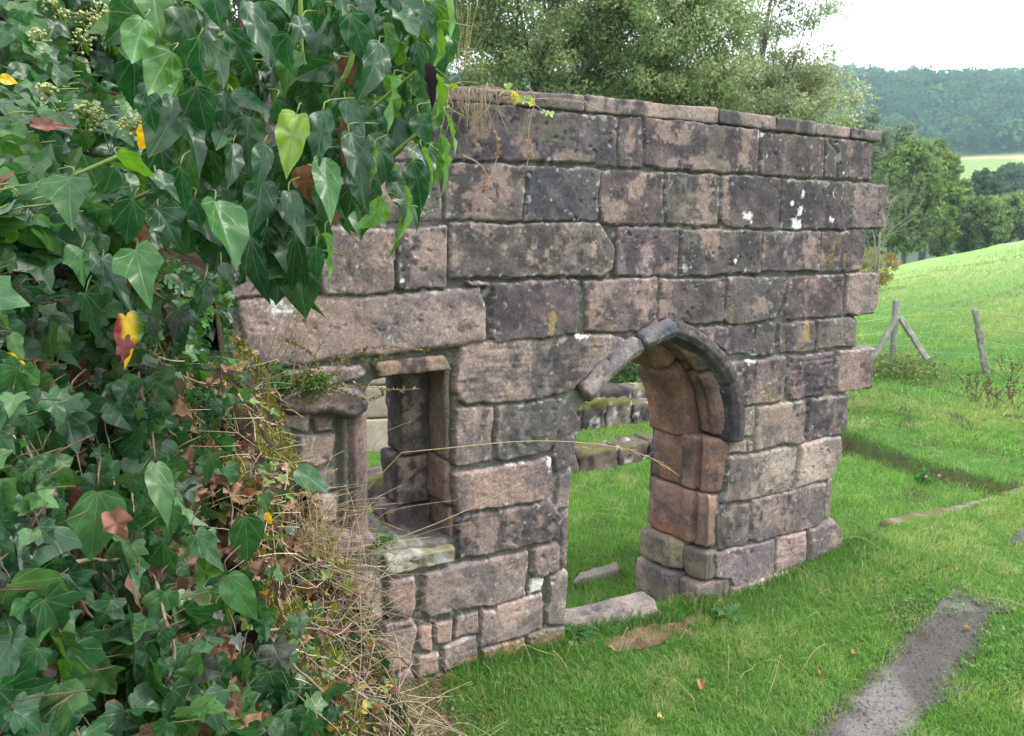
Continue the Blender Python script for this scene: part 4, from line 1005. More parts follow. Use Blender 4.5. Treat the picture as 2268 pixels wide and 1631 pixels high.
# ------------------------------------------------------------------ creeping ivy over the bank
creep = thing('ivy', at((200, 1200), 1.3), 'creeping ivy with lobed dark leaves and bare brown stems covering the earth bank', 'ivy')
fol, lit, stm = MB(), MB(), MB()
def bankpt(px, py, off): 
    return CAM + rays(px, py) * (bdepth(px, py) + off)
def bnorm(P):
    return nrm(TOC(P) * .75 + .65 * ZZ)
cnt = 0
while cnt < 1900:
    px, py = lr.uniform(-160, 800), lr.uniform(430, 1800)
    e = np.interp(py, EDY, EDX)
    k = (e - px)
    lim = 60 + 200 * sst(800, 1050, py) - 60 * sst(1400, 1600, py)
    if k < lim * lr.uniform(.55, 1.1): continue
    off = .11 - lr.random() ** .7 * .27
    P = bankpt(px, py, off)
    if np.linalg.norm(P - CAM) < .72: continue
    L = lr.uniform(.022, .048) if lr.random() < .72 else lr.uniform(.045, .07)
    kd = ('l3', 'l5', 'l5', 'ob', 'l3')[lr.integers(5)]
    col = lcol(.1)
    rr_ = lr.random()
    if rr_ < .05: col = np.array([.11, .055, .04])
    elif rr_ < .07: col = np.array([.045, .05, .042])
    elif rr_ < .2: col = np.array([.055, .12, .04])
    leaf(fol, kd, P, -ZZ + lr.normal(0, .6, 3), bnorm(P) + lr.normal(0, .62, 3), L, lr.uniform(.8, 1.15), col, lr.uniform(-.1, .45), lr.uniform(-.1, .6), lr.uniform(.02, .06), low=off > .02)
    if cnt % 2 == 0: tube(stm, smoothpath([P, P + ZZ * .01, P + np.array([lr.normal(0, .02), .02, lr.uniform(.0, .03)])], 4), [.0006, .001], np.array([.09, .05, .035]) if lr.random() < .5 else np.array([.08, .085, .04]), 4)
    cnt += 1
for i in range(210):
    px, py = lr.uniform(395, 545), lr.uniform(590, 800)
    px, py = 395 + (px - 395) * .75, py + 10
    P = CAM + rays(px, py) * (bdepth(px, py) - lr.uniform(-.03, .2))
    leaf(fol, ('l3', 'l5', 'ob')[lr.integers(3)], P, -ZZ + lr.normal(0, .6, 3), bnorm(P) + lr.normal(0, .5, 3), lr.uniform(.03, .06), 1., lcol(.25), lr.uniform(0, .4), lr.uniform(0, .5), .04, low=True)
for i in range(760):                                   # crumpled dead leaves caught between
    px, py = lr.uniform(-150, 620), lr.uniform(420, 1780)
    if px > np.interp(py, EDY, EDX) - 120: continue
    P = bankpt(px, py, lr.uniform(-.02, .1))
    leaf(lit, ('l3', 'ob', 'ov')[lr.integers(3)], P, lr.normal(0, 1, 3) - .5 * ZZ, bnorm(P) + lr.normal(0, .8, 3), lr.uniform(.03, .055), 1, np.array([.2, .12, .075]) * lr.uniform(.5, 1.5), lr.uniform(.3, 1.1), lr.uniform(.2, .9), .12, low=True)
# leaves that stand out on the bank: sheet q3 is the lower left quarter
F3 = lambda x, y: (x / 2, FH / 2 + y / 2)
H3 = [((435, 548), (398, 862), 255, 'ob', (.05, .125, .05), .93), ((1085, 658), (1112, 868), 158, 'ob', (.02, .07, .02), 1.28), ((1315, 448), (1455, 548), 105, 'ov', (.04, .11, .045), 1.6), ((1010, 915), (1125, 1140), 140, 'ob', (.04, .115, .035), 1.2), ((760, 1300), (765, 1425), 170, 'l5', (.035, .10, .04), 1.02), ((170, 88), (185, 245), 170, 'ob', (.035, .1, .04), 1.02), ((312, 128), (248, 275), 155, 'l5', (.035, .1, .04), 1.04),
 ((790, 408), (800, 520), 135, 'l5', (.03, .09, .03), 1.3), ((210, 790), (190, 960), 170, 'l3', (.03, .085, .035), .98), ((230, 890), (220, 1030), 215, 'l5', (.03, .085, .03), .98), ((1170, 560), (1195, 640), 80, 'l3', (.045, .12, .04), 1.5), ((760, 620), (740, 790), 140, 'l3', (.035, .095, .035), 1.1), ((940, 380), (900, 520), 120, 'l5', (.03, .09, .03), 1.4), ((690, 420), (740, 700), 120, 'ob', (.03, .10, .018), 1.0), ((1080, 1290), (1075, 1400), 95, 'l5', (.035, .10, .035), 1.4), ((240, 430), (330, 395), 90, 'ob', (.05, .1, .02), 1.0),
 ((40, 560), (30, 670), 110, 'l3', (.03, .09, .035), .98), ((870, 740), (990, 900), 130, 'l3', (.03, .09, .035), 1.15), ((610, 930), (580, 1070), 150, 'l3', (.03, .085, .03), 1.05), ((720, 960), (720, 1060), 150, 'l5', (.03, .085, .03), 1.08), ((380, 1250), (400, 1370), 130, 'l5', (.035, .09, .04), 1.0), ((900, 1340), (960, 1380), 90, 'l3', (.03, .085, .03), 1.15), ((560, 1330), (580, 1500), 130, 'ob', (.028, .085, .025), 1.05), ((100, 1400), (60, 1540), 120, 'l3', (.03, .085, .03), .95), ((810, 1540), (830, 1625), 120, 'l5', (.03, .09, .03), 1.08), ((1045, 1190), (1060, 1260), 80, 'l5', (.07, .085, .08), 1.35), ((960, 1085), (965, 1140), 70, 'l5', (.07, .08, .08), 1.3)]
for (b, t, w, kd, col, dp) in H3:
    Pb = at(F3(*b), dp); d = at(F3(*t), dp + lr.uniform(-.03, .03)) - Pb; L = np.linalg.norm(d)
    leaf(fol, kd, Pb, d, TOC(Pb) + .55 * ZZ + lr.normal(0, .2, 3), L, w / 2 / FOC * dp / L / {'ov': .81, 'ob': .96, 'l3': 1.16, 'l5': 1.32}[kd], np.array(col), lr.uniform(.05, .2), lr.uniform(.05, .25), .025)
    tube(stm, smoothpath([Pb, Pb + ZZ * .012 - d / L * .01, Pb + np.array([lr.normal(0, .02), .04, .03])], 5), [.001, .0015], np.array([.15, .09, .06]), 4)
fol.join(stm).build('foliage', M_LEAF, creep)
lit.build('dead_leaves', M_DEAD, creep)
BARK = np.array([.17, .135, .105]); RED = np.array([.13, .05, .045]); STRAW = np.array([.45, .38, .27])
for pts, off, r0, c_ in [([(60, 150), (110, 330), (180, 500), (240, 690)], -.09, .0034, BARK), ([(0, 850), (50, 1000), (160, 1160), (210, 1290), (300, 1500), (360, 1640)], -.10, .0036, BARK), ([(300, 862), (560, 850), (680, 930), (720, 1080), (770, 1260), (740, 1400)], -.12, .0038, BARK * 1.1), ([(330, 960), (400, 1100), (560, 1190), (710, 1270)], -.08, .0028, BARK),
 ([(610, 20), (640, 160), (660, 330), (680, 480)], -.07, .0036, BARK * 1.2), ([(520, 130), (600, 260), (720, 445)], -.10, .0036, BARK), ([(700, 230), (850, 380), (920, 480)], -.08, .003, np.array([.2, .15, .06])), ([(25, 700), (110, 900), (150, 960)], -.09, .0026, BARK), ([(190, 1000), (250, 1150), (265, 1385)], -.09, .0024, STRAW), ([(1010, 520), (1030, 640), (1010, 790)], -.06, .003, BARK * .8), ([(0, 690), (130, 800)], -.08, .004, BARK), ([(430, 880), (520, 1030), (400, 1060)], -.06, .003, BARK * .7), ([(800, 1400), (900, 1500), (960, 1620)], -.07, .004, RED), ([(940, 1450), (1000, 1520), (1040, 1640)], -.07, .004, np.array([.16, .09, .07])), ([(150, 1340 - 1631), (260, 1500 - 1631), (420, 1560 - 1631), (540, 1580 - 1631)], -.1, .0028, np.array([.16, .09, .08])), ([(640, 1270 - 1631), (760, 1350 - 1631), (860, 1440 - 1631)], -.08, .0025, BARK)]:
    P_ = []
    for x, y in pts:
        f = F3(x, y); P_.append(bankpt(np.array(f[0]), np.array(f[1]), off + lr.normal(0, .008)))
    P_ = smoothpath(P_, 36); P_ = P_ + .003 * np.stack([fbm(P_, 30, k, 2) for k in (1, 2, 3)], -1)
    tube(MB(), P_, [r0 * .72, r0 * .55], c_, 7, .5, 5).build('stem', M_TWIG, creep)
for i in range(18):
    px, py = lr.uniform(-60, 420), lr.uniform(830, 1560)
    if px > np.interp(py, EDY, EDX) - 260: px = lr.uniform(-60, 250)
    dx, dy = lr.uniform(20, 130), lr.uniform(110, 260)
    P_ = smoothpath([bankpt(np.array(px + dx * t), np.array(py + dy * t), lr.uniform(-.11, -.06)) for t in (0, .33, .66, 1)], 30)
    P_ = P_ + .005 * np.stack([fbm(P_, 22, k + i, 2) for k in (1, 2, 3)], -1)
    tube(MB(), P_, [lr.uniform(.0012, .0022), .001], (BARK, BARK * 1.3, RED, STRAW * .8)[i % 4], 6, .5, i).build('stem', M_TWIG, creep)
def yr(V, rho, c):
    f = sst(-.1, .35, V[:, 0] + .15 * np.sin(V[:, 1] * 9))
    c = mixc(np.tile([.62, .42, .03], (len(V), 1)), np.array([.03, .11, .02]), sst(.0, .3, -V[:, 0] - .1))
    return mixc(c, np.array([.2, .03, .035]), sst(.12, .3, V[:, 0]))
def torn(V, rho, c):
    return mixc(np.tile([.05, .125, .05], (len(V), 1)), np.array([.25, .11, .09]), sst(.1, .2, V[:, 0] + .4 * (V[:, 1] - .75)))
special(creep, 'l3', q2(560, 1405), q2(600, 1640), 72, 1.02, (.6, .4, .03), yr, 'bright yellow leaf edged with green and red')
special(creep, 'l5', q2(545, 1510), q2(565, 1620), 54, 1.0, (.2, .06, .07), None, 'dark red veined leaf beside the yellow one')
special(creep, 'l5', q2(790, 1370), q2(780, 1530), 75, 1.12, (.035, .04, .04), None, 'dark purple lobed leaf with pale veins')
special(creep, 'l5', q2(680, 1420), q2(685, 1530), 40, 1.1, (.04, .05, .05), None, 'small purplish lobed leaf')
special(creep, 'ov', q2(20, 1575), q2(130, 1640), 30, 1.0, (.6, .42, .04), None, 'yellow leaf at the left margin')
special(creep, 'l3', F3(490, 640), F3(560, 780), 66, .94, (.26, .12, .09), None, 'torn brown leaf hanging below the biggest pale leaf', M_DEAD, .4, .3, .08)
special(creep, 'ov', F3(1180, 640), F3(1205, 700), 17, 1.7, (.62, .45, .06), None, 'small yellow leaf near the moss')
special(creep, 'ob', F3(840, 1300), F3(890, 1345), 36, 1.1, (.5, .36, .05), None, 'small yellow leaf low on the bank')

# ------------------------------------------------------------------ flowering ivy further back
fl = thing('ivy', at((150, 200), 2.3), 'flowering ivy with round pale green flower heads growing over the far end of the bank', 'ivy')
fol, stm = MB(), MB()
cnt = 0
while cnt < 1500:
    px, py = lr.uniform(-200, 440), lr.uniform(-160, 520)
    off = .1 - lr.random() ** .8 * .32
    P = bankpt(px, py, off)
    L = lr.uniform(.045, .085)
    leaf(fol, ('ov', 'ob', 'l3')[lr.integers(3)], P, -ZZ * .7 + lr.normal(0, .6, 3), bnorm(P) + lr.normal(0, .5, 3), L, lr.uniform(.85, 1.15), lcol(.3) * 1.05, lr.uniform(.05, .35), lr.uniform(.05, .4), .03, low=True)
    if cnt % 3 == 0: tube(stm, smoothpath([P, P + ZZ * .01, P + np.array([lr.normal(0, .03), .04, .02])], 4), [.001, .0016], GS, 4)
    cnt += 1
fol.join(stm).build('foliage', M_LEAF, fl)
special(fl, 'ob', q2(690, 565), q2(610, 665), 55, 1.75, (.6, .44, .03), None, 'yellow leaf beside the flower heads')
special(fl, 'ov', q2(0, 345), q2(80, 370), 25, 1.6, (.55, .42, .03), None, 'yellow leaf at the left edge')
special(fl, 'l3', q2(150, 545), q2(340, 575), 30, 1.3, (.3, .13, .11), None, 'red and brown leaf turning dry', M_DEAD)
def icos():
    import bmesh
    bm = bmesh.new(); bmesh.ops.create_icosphere(bm, subdivisions=1, radius=1)
    V = np.array([v.co[:] for v in bm.verts]); T = np.array([[v.index for v in f.verts] for f in bm.faces]); bm.free()
    return V, T
IV, IT = icos()
def umbel(c, r, seed):
    g = np.random.default_rng(seed); mb = MB()
    axis = nrm(np.array([g.normal(0, .3), -.4, .8]))
    b = c - axis * r * .9
    for i in range(30):
        d = nrm(g.normal(0, 1, 3) + axis * .9); e = c - axis * r * .25 + d * r * g.uniform(.8, 1.05)
        tube(mb, np.array([b + axis * r * .5, e]), .0007, np.array([.25, .3, .1]), 4)
        mb.add(e + IV * r * .135 * g.uniform(.8, 1.2), None, IT, c=np.array([.42, .46, .2]) * g.uniform(.8, 1.15))
        mb.add(e + d * r * .1 + IV * r * .055, None, IT, c=np.array([.25, .2, .08]))
    tube(mb, np.array([b + axis * r * .5, b - axis * .05]), .0014, np.array([.2, .25, .08]), 5)
    return mb
for i, (x, y, rr_, tt) in enumerate([(430, 45, 45, 2.5), (520, 30, 55, 2.6), (440, 115, 55, 2.5), (365, 170, 50, 2.4), (170, 165, 45, 2.1), (240, 30, 55, 2.3), (385, 500, 62, 1.75), (440, 520, 52, 1.78), (575, 560, 58, 1.8), (205, 410, 52, 1.75), (600, 40, 40, 2.6), (612, 290, 42, 2.3), (360, 80, 40, 2.5), (480, 80, 45, 2.6), (480, 140, 35, 2.5), (150, 20, 40, 2.4), (560, 60, 40, 2.7), (620, 540, 40, 1.85), (420, 20, 45, 2.7), (270, 60, 36, 2.4)]):
    umbel(at((x / 2, y / 2), tt), rr_ / 2 / FOC * tt, i).build('flower_head', M_DRY, fl)

# ------------------------------------------------------------------ small creeping ivy, moss, litter and dry stalks at the foot of the bank
low = thing('ivy', at((800, 1450), 2.1), 'small-leaved creeping ivy turning yellow and red over moss at the foot of the bank', 'ivy')
fol, stm = MB(), MB()
cnt = 0
while cnt < 400:
    py = lr.uniform(760, 1760); e = np.interp(py, EDY, EDX)
    px = e - abs(lr.normal(0, 110)) + 8
    if py < 1150 and lr.random() < .55: continue
    P = bankpt(px, py, lr.uniform(-.05, .08))
    L = lr.uniform(.018, .04)
    r_ = lr.random()
    col = lcol(.2) if r_ < .42 else np.array([.14, .2, .04]) if r_ < .6 else np.array([.34, .27, .06]) if r_ < .72 else np.array([.22, .12, .06]) if r_ < .9 else np.array([.15, .06, .05])
    leaf(fol, ('l3', 'l5', 'ob')[lr.integers(3)], P, -ZZ * .6 + lr.normal(0, .7, 3), bnorm(P) + lr.normal(0, .5, 3), L, 1., col, lr.uniform(.05, .4), lr.uniform(.05, .5), .05, low=True)
    tube(stm, smoothpath([P, P + lr.normal(0, .012, 3), P + lr.normal(0, .03, 3) + np.array([0, .03, -.01])], 4), .0009, np.array([.14, .06, .05]), 4)
    cnt += 1
fol.join(stm).build('foliage', M_LEAF, low)
for pts, r0, c_ in [([(1160, 1130), (1260, 1280), (1440, 1440), (1600, 1600), (1700, 1640)], .0032, BARK), ([(1180, 1160), (1420, 1160), (1560, 1250), (1700, 1330), (1780, 1500)], .003, BARK * 1.15), ([(1430, 1150), (1650, 1190), (1780, 1290), (1880, 1395)], .0028, RED * 1.3), ([(1010, 20), (1130, 100), (1210, 160), (1295, 195)], .0018, RED * .7), ([(1040, 100), (1120, 230), (1130, 330)], .0028, STRAW), ([(1500, 1400), (1650, 1480), (1800, 1620)], .0016, STRAW), ([(1250, 1400), (1400, 1520), (1520, 1640)], .002, BARK), ([(1300, 1250), (1500, 1310), (1640, 1420), (1720, 1560)], .0017, STRAW), ([(1340, 1450), (1600, 1560), (1780, 1600)], .0015, RED)]:
    P_ = []
    for x, y in pts:
        f = F3(x, y); fx = min(f[0], np.interp(f[1], EDY, EDX) - 3)
        b_ = CAM + rays(np.array(f[0]), np.array(f[1])) * (bdepth(np.array(fx), np.array(f[1])) - .05)
        P_.append(b_)
    P_ = smoothpath(P_, 34); P_ = P_ + .004 * np.stack([fbm(P_, 25, k, 2) for k in (4, 5, 6)], -1)
    tube(MB(), P_, [r0, r0 * .7], c_, 6, .3, 7).build('stem', M_TWIG, low)

def blades(mb, P, h, w, lean, col, r, bend=.5, tipc=None):
    """P (n,3) roots; h, w (n); lean (n,2) horizontal; five-point blades"""
    n = len(P)
    th = r.uniform(0, 6.283, n)
    s = np.c_[np.cos(th), np.sin(th), np.zeros(n)] * (w / 2)[:, None]
    l3 = np.c_[lean, np.zeros(n)] * h[:, None]
    m = P + l3 * .35 + np.c_[np.zeros((n, 2)), h * .58]
    t = P + l3 * (1 + bend * .3) + np.c_[np.zeros((n, 2)), h * (1 - .25 * np.linalg.norm(lean, axis=1))]
    V = np.stack([P - s, P + s, m - s * .75, m + s * .75, t], 1).reshape(-1, 3)
    b = np.arange(n) * 5
    Q = np.stack([b, b + 1, b + 3, b + 2], -1); T = np.stack([b + 2, b + 3, b + 4], -1)
    mb.add(V, Q, T, c=np.repeat(col, 5, 0))
# moss cushions
mr = np.random.default_rng(21)
mb = MB()
nm = 34000
py = mr.uniform(760, 1780, nm); e = np.interp(py, EDY, EDX); px = e - np.abs(mr.normal(0, 95, nm)) + 4
P = CAM + rays(px, py) * (bdepth(px, py) + .07)[:, None]
k = fbm(P, 5, 205, 3) + .3 * fbm(P, 20, 206, 2) > .06
P = P[k]; n = len(P)
P = P + ZZ * (.012 * np.abs(fbm(P, 12, 211, 2)))[:, None]
blades(mb, P, mr.uniform(.008, .022, n), mr.uniform(.003, .006, n), mr.normal(0, .5, (n, 2)), mixc(np.tile([.11, .125, .025], (n, 1)), np.array([.30, .29, .07]), mr.random(n)) * (.6 + .5 * mr.random((n, 1))), mr)
tag(mb.build('moss', M_MOSS), 'yellow-green moss covering the edge of the earth bank', 'moss', kind='stuff')
# leaf litter and broken straw
mb = MB()
for i in range(1000):
    py = lr.uniform(740, 1780); e = np.interp(py, EDY, EDX); px = e - abs(lr.normal(0, 120)) + 6
    P = bankpt(px, py, lr.uniform(.02, .09))
    if lr.random() < .38:
        leaf(mb, ('ov', 'ob', 'l3')[lr.integers(3)], P, lr.normal(0, 1, 3), bnorm(P) + lr.normal(0, .8, 3), lr.uniform(.012, .032), 1, np.array([.27, .18, .11]) * lr.uniform(.5, 1.6), .5, .5, .1, low=True)
    else:
        d = nrm(lr.normal(0, 1, 3) * [1, 1, .6] - ZZ * .3) * lr.uniform(.04, .16)
        tube(mb, smoothpath([P, P + d * .5 + lr.normal(0, .006, 3), P + d], 5), lr.uniform(.0006, .0014), np.array([.5, .42, .28]) * lr.uniform(.5, 1.2), 4)
for i in range(210):
    py = lr.uniform(1150, 1760); e = np.interp(py, EDY, EDX); px = e - abs(lr.normal(0, 75)) + 14
    P = bankpt(px, py, lr.uniform(-.04, .07))
    d = np.array([lr.normal(.2, .6), lr.normal(-.1, .4), lr.normal(-.35, .5)]); d = nrm(d) * lr.uniform(.08, .3)
    tube(mb, smoothpath([P, P + d * .5 + lr.normal(0, .02, 3) + ZZ * .02, P + d + lr.normal(0, .015, 3)], 7), [lr.uniform(.001, .0019), .0007], np.array([.44, .36, .26]) * lr.uniform(.45, 1.15), 4)
for i in range(420):                                   # spill at the wall foot
    a_ = lr.uniform(0, 1); F_ = (lr.normal(960, 45), lr.uniform(1505, 1640))
    P = gnd(F_); P[2] = hgt(P[0], P[1]) + .012
    d = nrm(np.array([lr.normal(), lr.normal(), .1])) * lr.uniform(.03, .12)
    tube(mb, smoothpath([P, P + d * .5 + lr.normal(0, .008, 3), P + d], 5), lr.uniform(.0008, .002), np.array([.36, .28, .19]) * lr.uniform(.4, 1.2), 4)
tag(mb.build('leaf_litter', M_DEAD), 'brown leaf litter and broken straw along the mossy bank edge', 'litter', kind='stuff')

# dead grass tussock
tb = at(F3(1325, 1000), 2.33)
mb = MB()
for i in range(230):
    b = tb + lr.normal(0, 1, 3) * [.09, .06, .03]
    d = np.array([lr.normal(.05, .26), lr.normal(-.05, .2), lr.uniform(.6, 1.2)])
    L = lr.uniform(.08, .32) if i > 24 else lr.uniform(.3, .5)
    d = nrm(d)
    pts = [b, b + d * L * .5, b + d * L * .85 + np.array([d[0], d[1], 0]) * .12 * L, b + d * L + np.array([d[0] * .3 + .03, d[1] * .3, -lr.uniform(.0, .14) * L])]
    tube(mb, smoothpath(pts, 9), [lr.uniform(.0009, .0016), .0005], STRAW * np.array([1, .93, .85]) * lr.uniform(.5, 1.2) * np.array([1, lr.uniform(.88, 1), lr.uniform(.75, 1)]), 4)
for i in range(260):
    b = tb + lr.normal(0, 1, 3) * [.13, .08, .06] - ZZ * .03
    pts = [b, b + lr.normal(0, .05, 3), b + lr.normal(0, .09, 3) - ZZ * .03]
    tube(mb, smoothpath(pts, 7), [.0011, .0006], STRAW * lr.uniform(.35, .95), 4)
tag(mb.build('grass_tussock', M_DRY), 'dead straw-coloured grass tussock sprouting from the mossy bank beside the window', 'grass tussock')
for pts, lab in [([((700, 1290), 2.3), ((789, 1118), 2.2), ((889, 1003), 2.15), ((1010, 991), 2.15), ((1135, 979), 2.2), ((1246, 978), 2.25), ((1357, 989), 2.3), ((1430, 1010), 2.32), ((1492, 1045), 2.34)], 'long dry grass stalk arching level across the wall towards the doorway'), ([((700, 1320), 2.3), ((831, 1219), 2.22), ((978, 1155), 2.2), ((1060, 1118), 2.22), ((1152, 1071), 2.24)], 'dry grass stalk slanting up across the window sill and lower wall')]:
    P_ = np.array([at(f, t) for f, t in pts])
    if len(pts) > 6: P_ = np.vstack([smoothpath(P_[:3], 14), smoothpath(P_[2:], 40)[1:]])
    else: P_ = smoothpath(P_, 40)
    mb = tube(MB(), P_, [.0019, .0013, .0011], np.array([.42, .33, .17]), 5)
    if len(pts) > 6:
        for i in range(26):
            p = P_[-1 - i // 2]; d = nrm(P_[-1] - P_[-8]) + lr.normal(0, .25, 3)
            tube(mb, np.array([p, p + nrm(d) * .022]), [.0011, .0004], np.array([.45, .36, .2]), 4)
    tag(mb.build('grass_stalk', M_DRY), lab, 'grass stalk', 'long dry grass stalks')

# ------------------------------------------------------------------ leaf masses
def sprays(mb, P, size, col, g, flat=.5, asp=.5, outn=None):
    n = len(P)
    d = nrm(g.normal(0, 1, (n, 3)) - [0, 0, .25]); nn = nrm(g.normal(0, 1, (n, 3)) + [0, -.3, flat])
    if outn is not None:
        nn = nrm(outn + g.normal(0, .35, (n, 3))); d = nrm(np.cross(nn, g.normal(0, 1, (n, 3))))
    s = nrm(np.cross(d, nn)); L = size * g.uniform(.6, 1.3, n)
    V = np.stack([P, P + d * (L * .45)[:, None] + s * (L * asp / 2)[:, None], P + d * L[:, None], P + d * (L * .45)[:, None] - s * (L * asp / 2)[:, None]], 1).reshape(-1, 3)
    b = np.arange(n) * 4
    mb.add(V, np.stack([b, b + 1, b + 2, b + 3], -1), c=np.repeat(col, 4, 0))
# ------------------------------------------------------------------ grass
gr = np.random.default_rng(31)
def onpath(x, y):                     # the concrete strip: distance across and along
    a = np.array([1.65, 3.53]); d = nrm(np.array([.72, .69]))
    rx, ry = x - a[0], y - a[1]
    return rx * d[0] + ry * d[1], -rx * d[1] + ry * d[0]
def pathmask(x, y):
    s_, t_ = onpath(x, y)
    P = np.c_[x, y, 0 * x]
    nn = .09 * fbm(P, 3.5, 301, 3) + .03 * fbm(P, 16, 302, 2)
    mid = sst(1.8, 2.05, s_ + nn * 2) * (1 - sst(2.95, 3.1, s_ + nn))
    return (np.abs(t_ + nn * .7) < .215 - .05 * sst(.8, 1.8, s_) + nn * .45) & (s_ > -2.5) & (mid < .5) & (s_ < 7)
def soilmask(x, y):
    c = gnd((1370, 1420)); 
    P = np.c_[x, y, 0 * x]
    u, w = uw(x, y)
    c1 = (((u - .52) / .42) ** 2 + ((w - .2) / .12) ** 2 + 1.1 * fbm(P, 6, 303, 3)) < 1
    c2 = (((x - gnd((920, 1590))[0]) / .2) ** 2 + ((y - gnd((920, 1590))[1]) / .45) ** 2 + .9 * fbm(P, 6, 305, 3)) < 1
    return c1 | c2
def blocked(x, y):
    u, w = uw(x, y)
    wallf = (u < 2.5) & (w < .015) & (w > -.56) & ~((u > .0) & (u < 1.15))
    r1 = (w < -3.12) & (w > -3.45) & (u > -.5) & (u < CUT)
    r2 = (w < -4.35) & (w > -4.75)
    cut = (np.abs(u - CUT - .3 * fbm(np.c_[x, y, 0 * x], .28, 5, 3)) < .05) & (w < -.3) & (w > -3.2)
    s_, t_ = onpath(x, y); edge = (np.abs(t_) > .1) & (gr.random(len(x)) < .75 * sst(.1, .2, np.abs(t_)) + .08)
    edge = edge | ((gr.random(len(x)) < .8 * sst(1.3, 1.95, s_ + .15 * fbm(np.c_[x, y, 0 * x], 4, 341, 2)) * (1 - sst(3.0, 4.2, s_))))
    return wallf | r1 | r2 | cut | (pathmask(x, y) & ~edge) | (soilmask(x, y) & (gr.random(len(x)) < .82))
def lawn(n, r0, r1, a0, a1, hs, ws, strawp):
    r = np.exp(gr.uniform(math.log(r0), math.log(r1), n)); a = np.radians(gr.uniform(a0, a1, n))
    x, y = r * np.sin(a), r * np.cos(a)
    k = ~blocked(x, y)
    x, y, r = x[k], y[k], r[k]; n = len(x)
    u, w = uw(x, y)
    P = np.c_[x, y, hgt(x, y) - .004]
    cl = fbm(P, [1.5, 1.5, 0], 311, 3); cl2 = fbm(P, [5, 5, 0], 313, 3); cl3 = fbm(P, [.35, .35, 0], 315, 3)
    near = np.exp(-np.abs(w) / .22) * (w > -.1) * (u < 2.8) * (u > -3)
    inner = (w < -.3) & (u < CUT) & (w > -3.2)
    h = hs * gr.uniform(.45, 1.2, n) * (1 + .5 * cl + .35 * cl2 + 1.1 * near + .5 * inner) * (1 + .02 * r)
    wd = ws * gr.uniform(.6, 1.3, n) * (1 + .06 * r)
    lean = gr.normal(0, .42, (n, 2)) + np.c_[cl2, -cl] * .5
    c = mixc(np.tile([.11, .255, .04], (n, 1)), np.array([.20, .36, .07]), gr.random(n) * .7 + .3 * sst(-.4, .5, cl))
    c = mixc(c, np.array([.40, .41, .16]), sst(-.05, .8, cl3 + .5 * cl2 + .3 * sst(.8, 2.5, u) * (w > 0)) * .6)
    hum = sst(.1, .5, fbm(P, [.42, .42, 0], 15, 3)) * sst(8.5, 12, r) * (u > CUT)
    c = mixc(c, np.array([.07, .15, .03]), hum * .55)
    c = c * (1 + .28 * cl2[:, None]) * gr.uniform(.7, 1.25, (n, 1))
    c = mixc(c, np.array([.07, .19, .025]), np.clip(near * 1.1, 0, 1))
    st = gr.random(n) < strawp * (1 + 2.5 * (cl2 > .25))
    c[st] = np.array([.42, .36, .19]) * gr.uniform(.7, 1.1, (st.sum(), 1))
    h[st] *= 1.25; wd[st] *= .7; lean[st] *= 1.6
    mb = MB(); blades(mb, P, np.clip(h, .012, .4), wd, lean, c, gr)
    return mb
mb = lawn(330000, 2.6, 11, -14, 46, .046, .004, .045)
mb2 = lawn(120000, 10, 40, -5, 46, .06, .006, .05)
mb.add(np.concatenate(mb2.V), np.concatenate(mb2.Q), np.concatenate(mb2.T), np.concatenate(mb2.C))
tag(mb.build('grass', M_GRASS), 'short green lawn grass with dry straws around the ruin and out over the field', 'grass', kind='stuff')
mb = MB()
n = 9000
r = np.exp(gr.uniform(math.log(2.8), math.log(9), n)); a = np.radians(gr.uniform(-12, 44, n)); x, y = r * np.sin(a), r * np.cos(a)
k = ~blocked(x, y) & (fbm(np.c_[x, y, 0 * x], [1.1, 1.1, 0], 351, 3) > .12)
x, y = x[k], y[k]; n = len(x)
P = np.c_[x, y, hgt(x, y) + gr.uniform(.015, .045, n)]
P = np.repeat(P, 3, 0) + gr.normal(0, .008, (3 * n, 3)) * [1, 1, .3]
sprays(mb, P, .02, mixc(np.tile([.09, .22, .05], (3 * n, 1)), np.array([.17, .3, .09]), gr.random(3 * n)), gr, 2.5, .9)
tag(mb.build('clover', M_GRASS), 'patches of low clover and small broad-leaved weeds in the lawn', 'clover', kind='stuff')
mb = MB()
for i in range(130):                                   # longer bleached stems lying in the lawn
    r = math.exp(lr.uniform(math.log(3.2), math.log(9))); a = R(lr.uniform(-2, 40))
    x, y = r * math.sin(a), r * math.cos(a)
    if blocked(np.array([x]), np.array([y]))[0]: continue
    z = float(hgt(np.array([x]), np.array([y]))[0]); b = np.array([x, y, z]); L = lr.uniform(.12, .4); d = np.array([lr.normal(), lr.normal(), 0]); d = nrm(d) * L
    tube(mb, smoothpath([b, b + d * .4 + ZZ * lr.uniform(.05, .14), b + d * .8 + ZZ * lr.uniform(.04, .16), b + d + ZZ * lr.uniform(.02, .12)], 9), [.0016, .0008], np.array([.5, .43, .24]) * lr.uniform(.7, 1.1), 4)
tag(mb.build('dry_grass', M_DRY), 'bleached bent grass stems lying scattered over the green lawn', 'dry grass', kind='stuff')
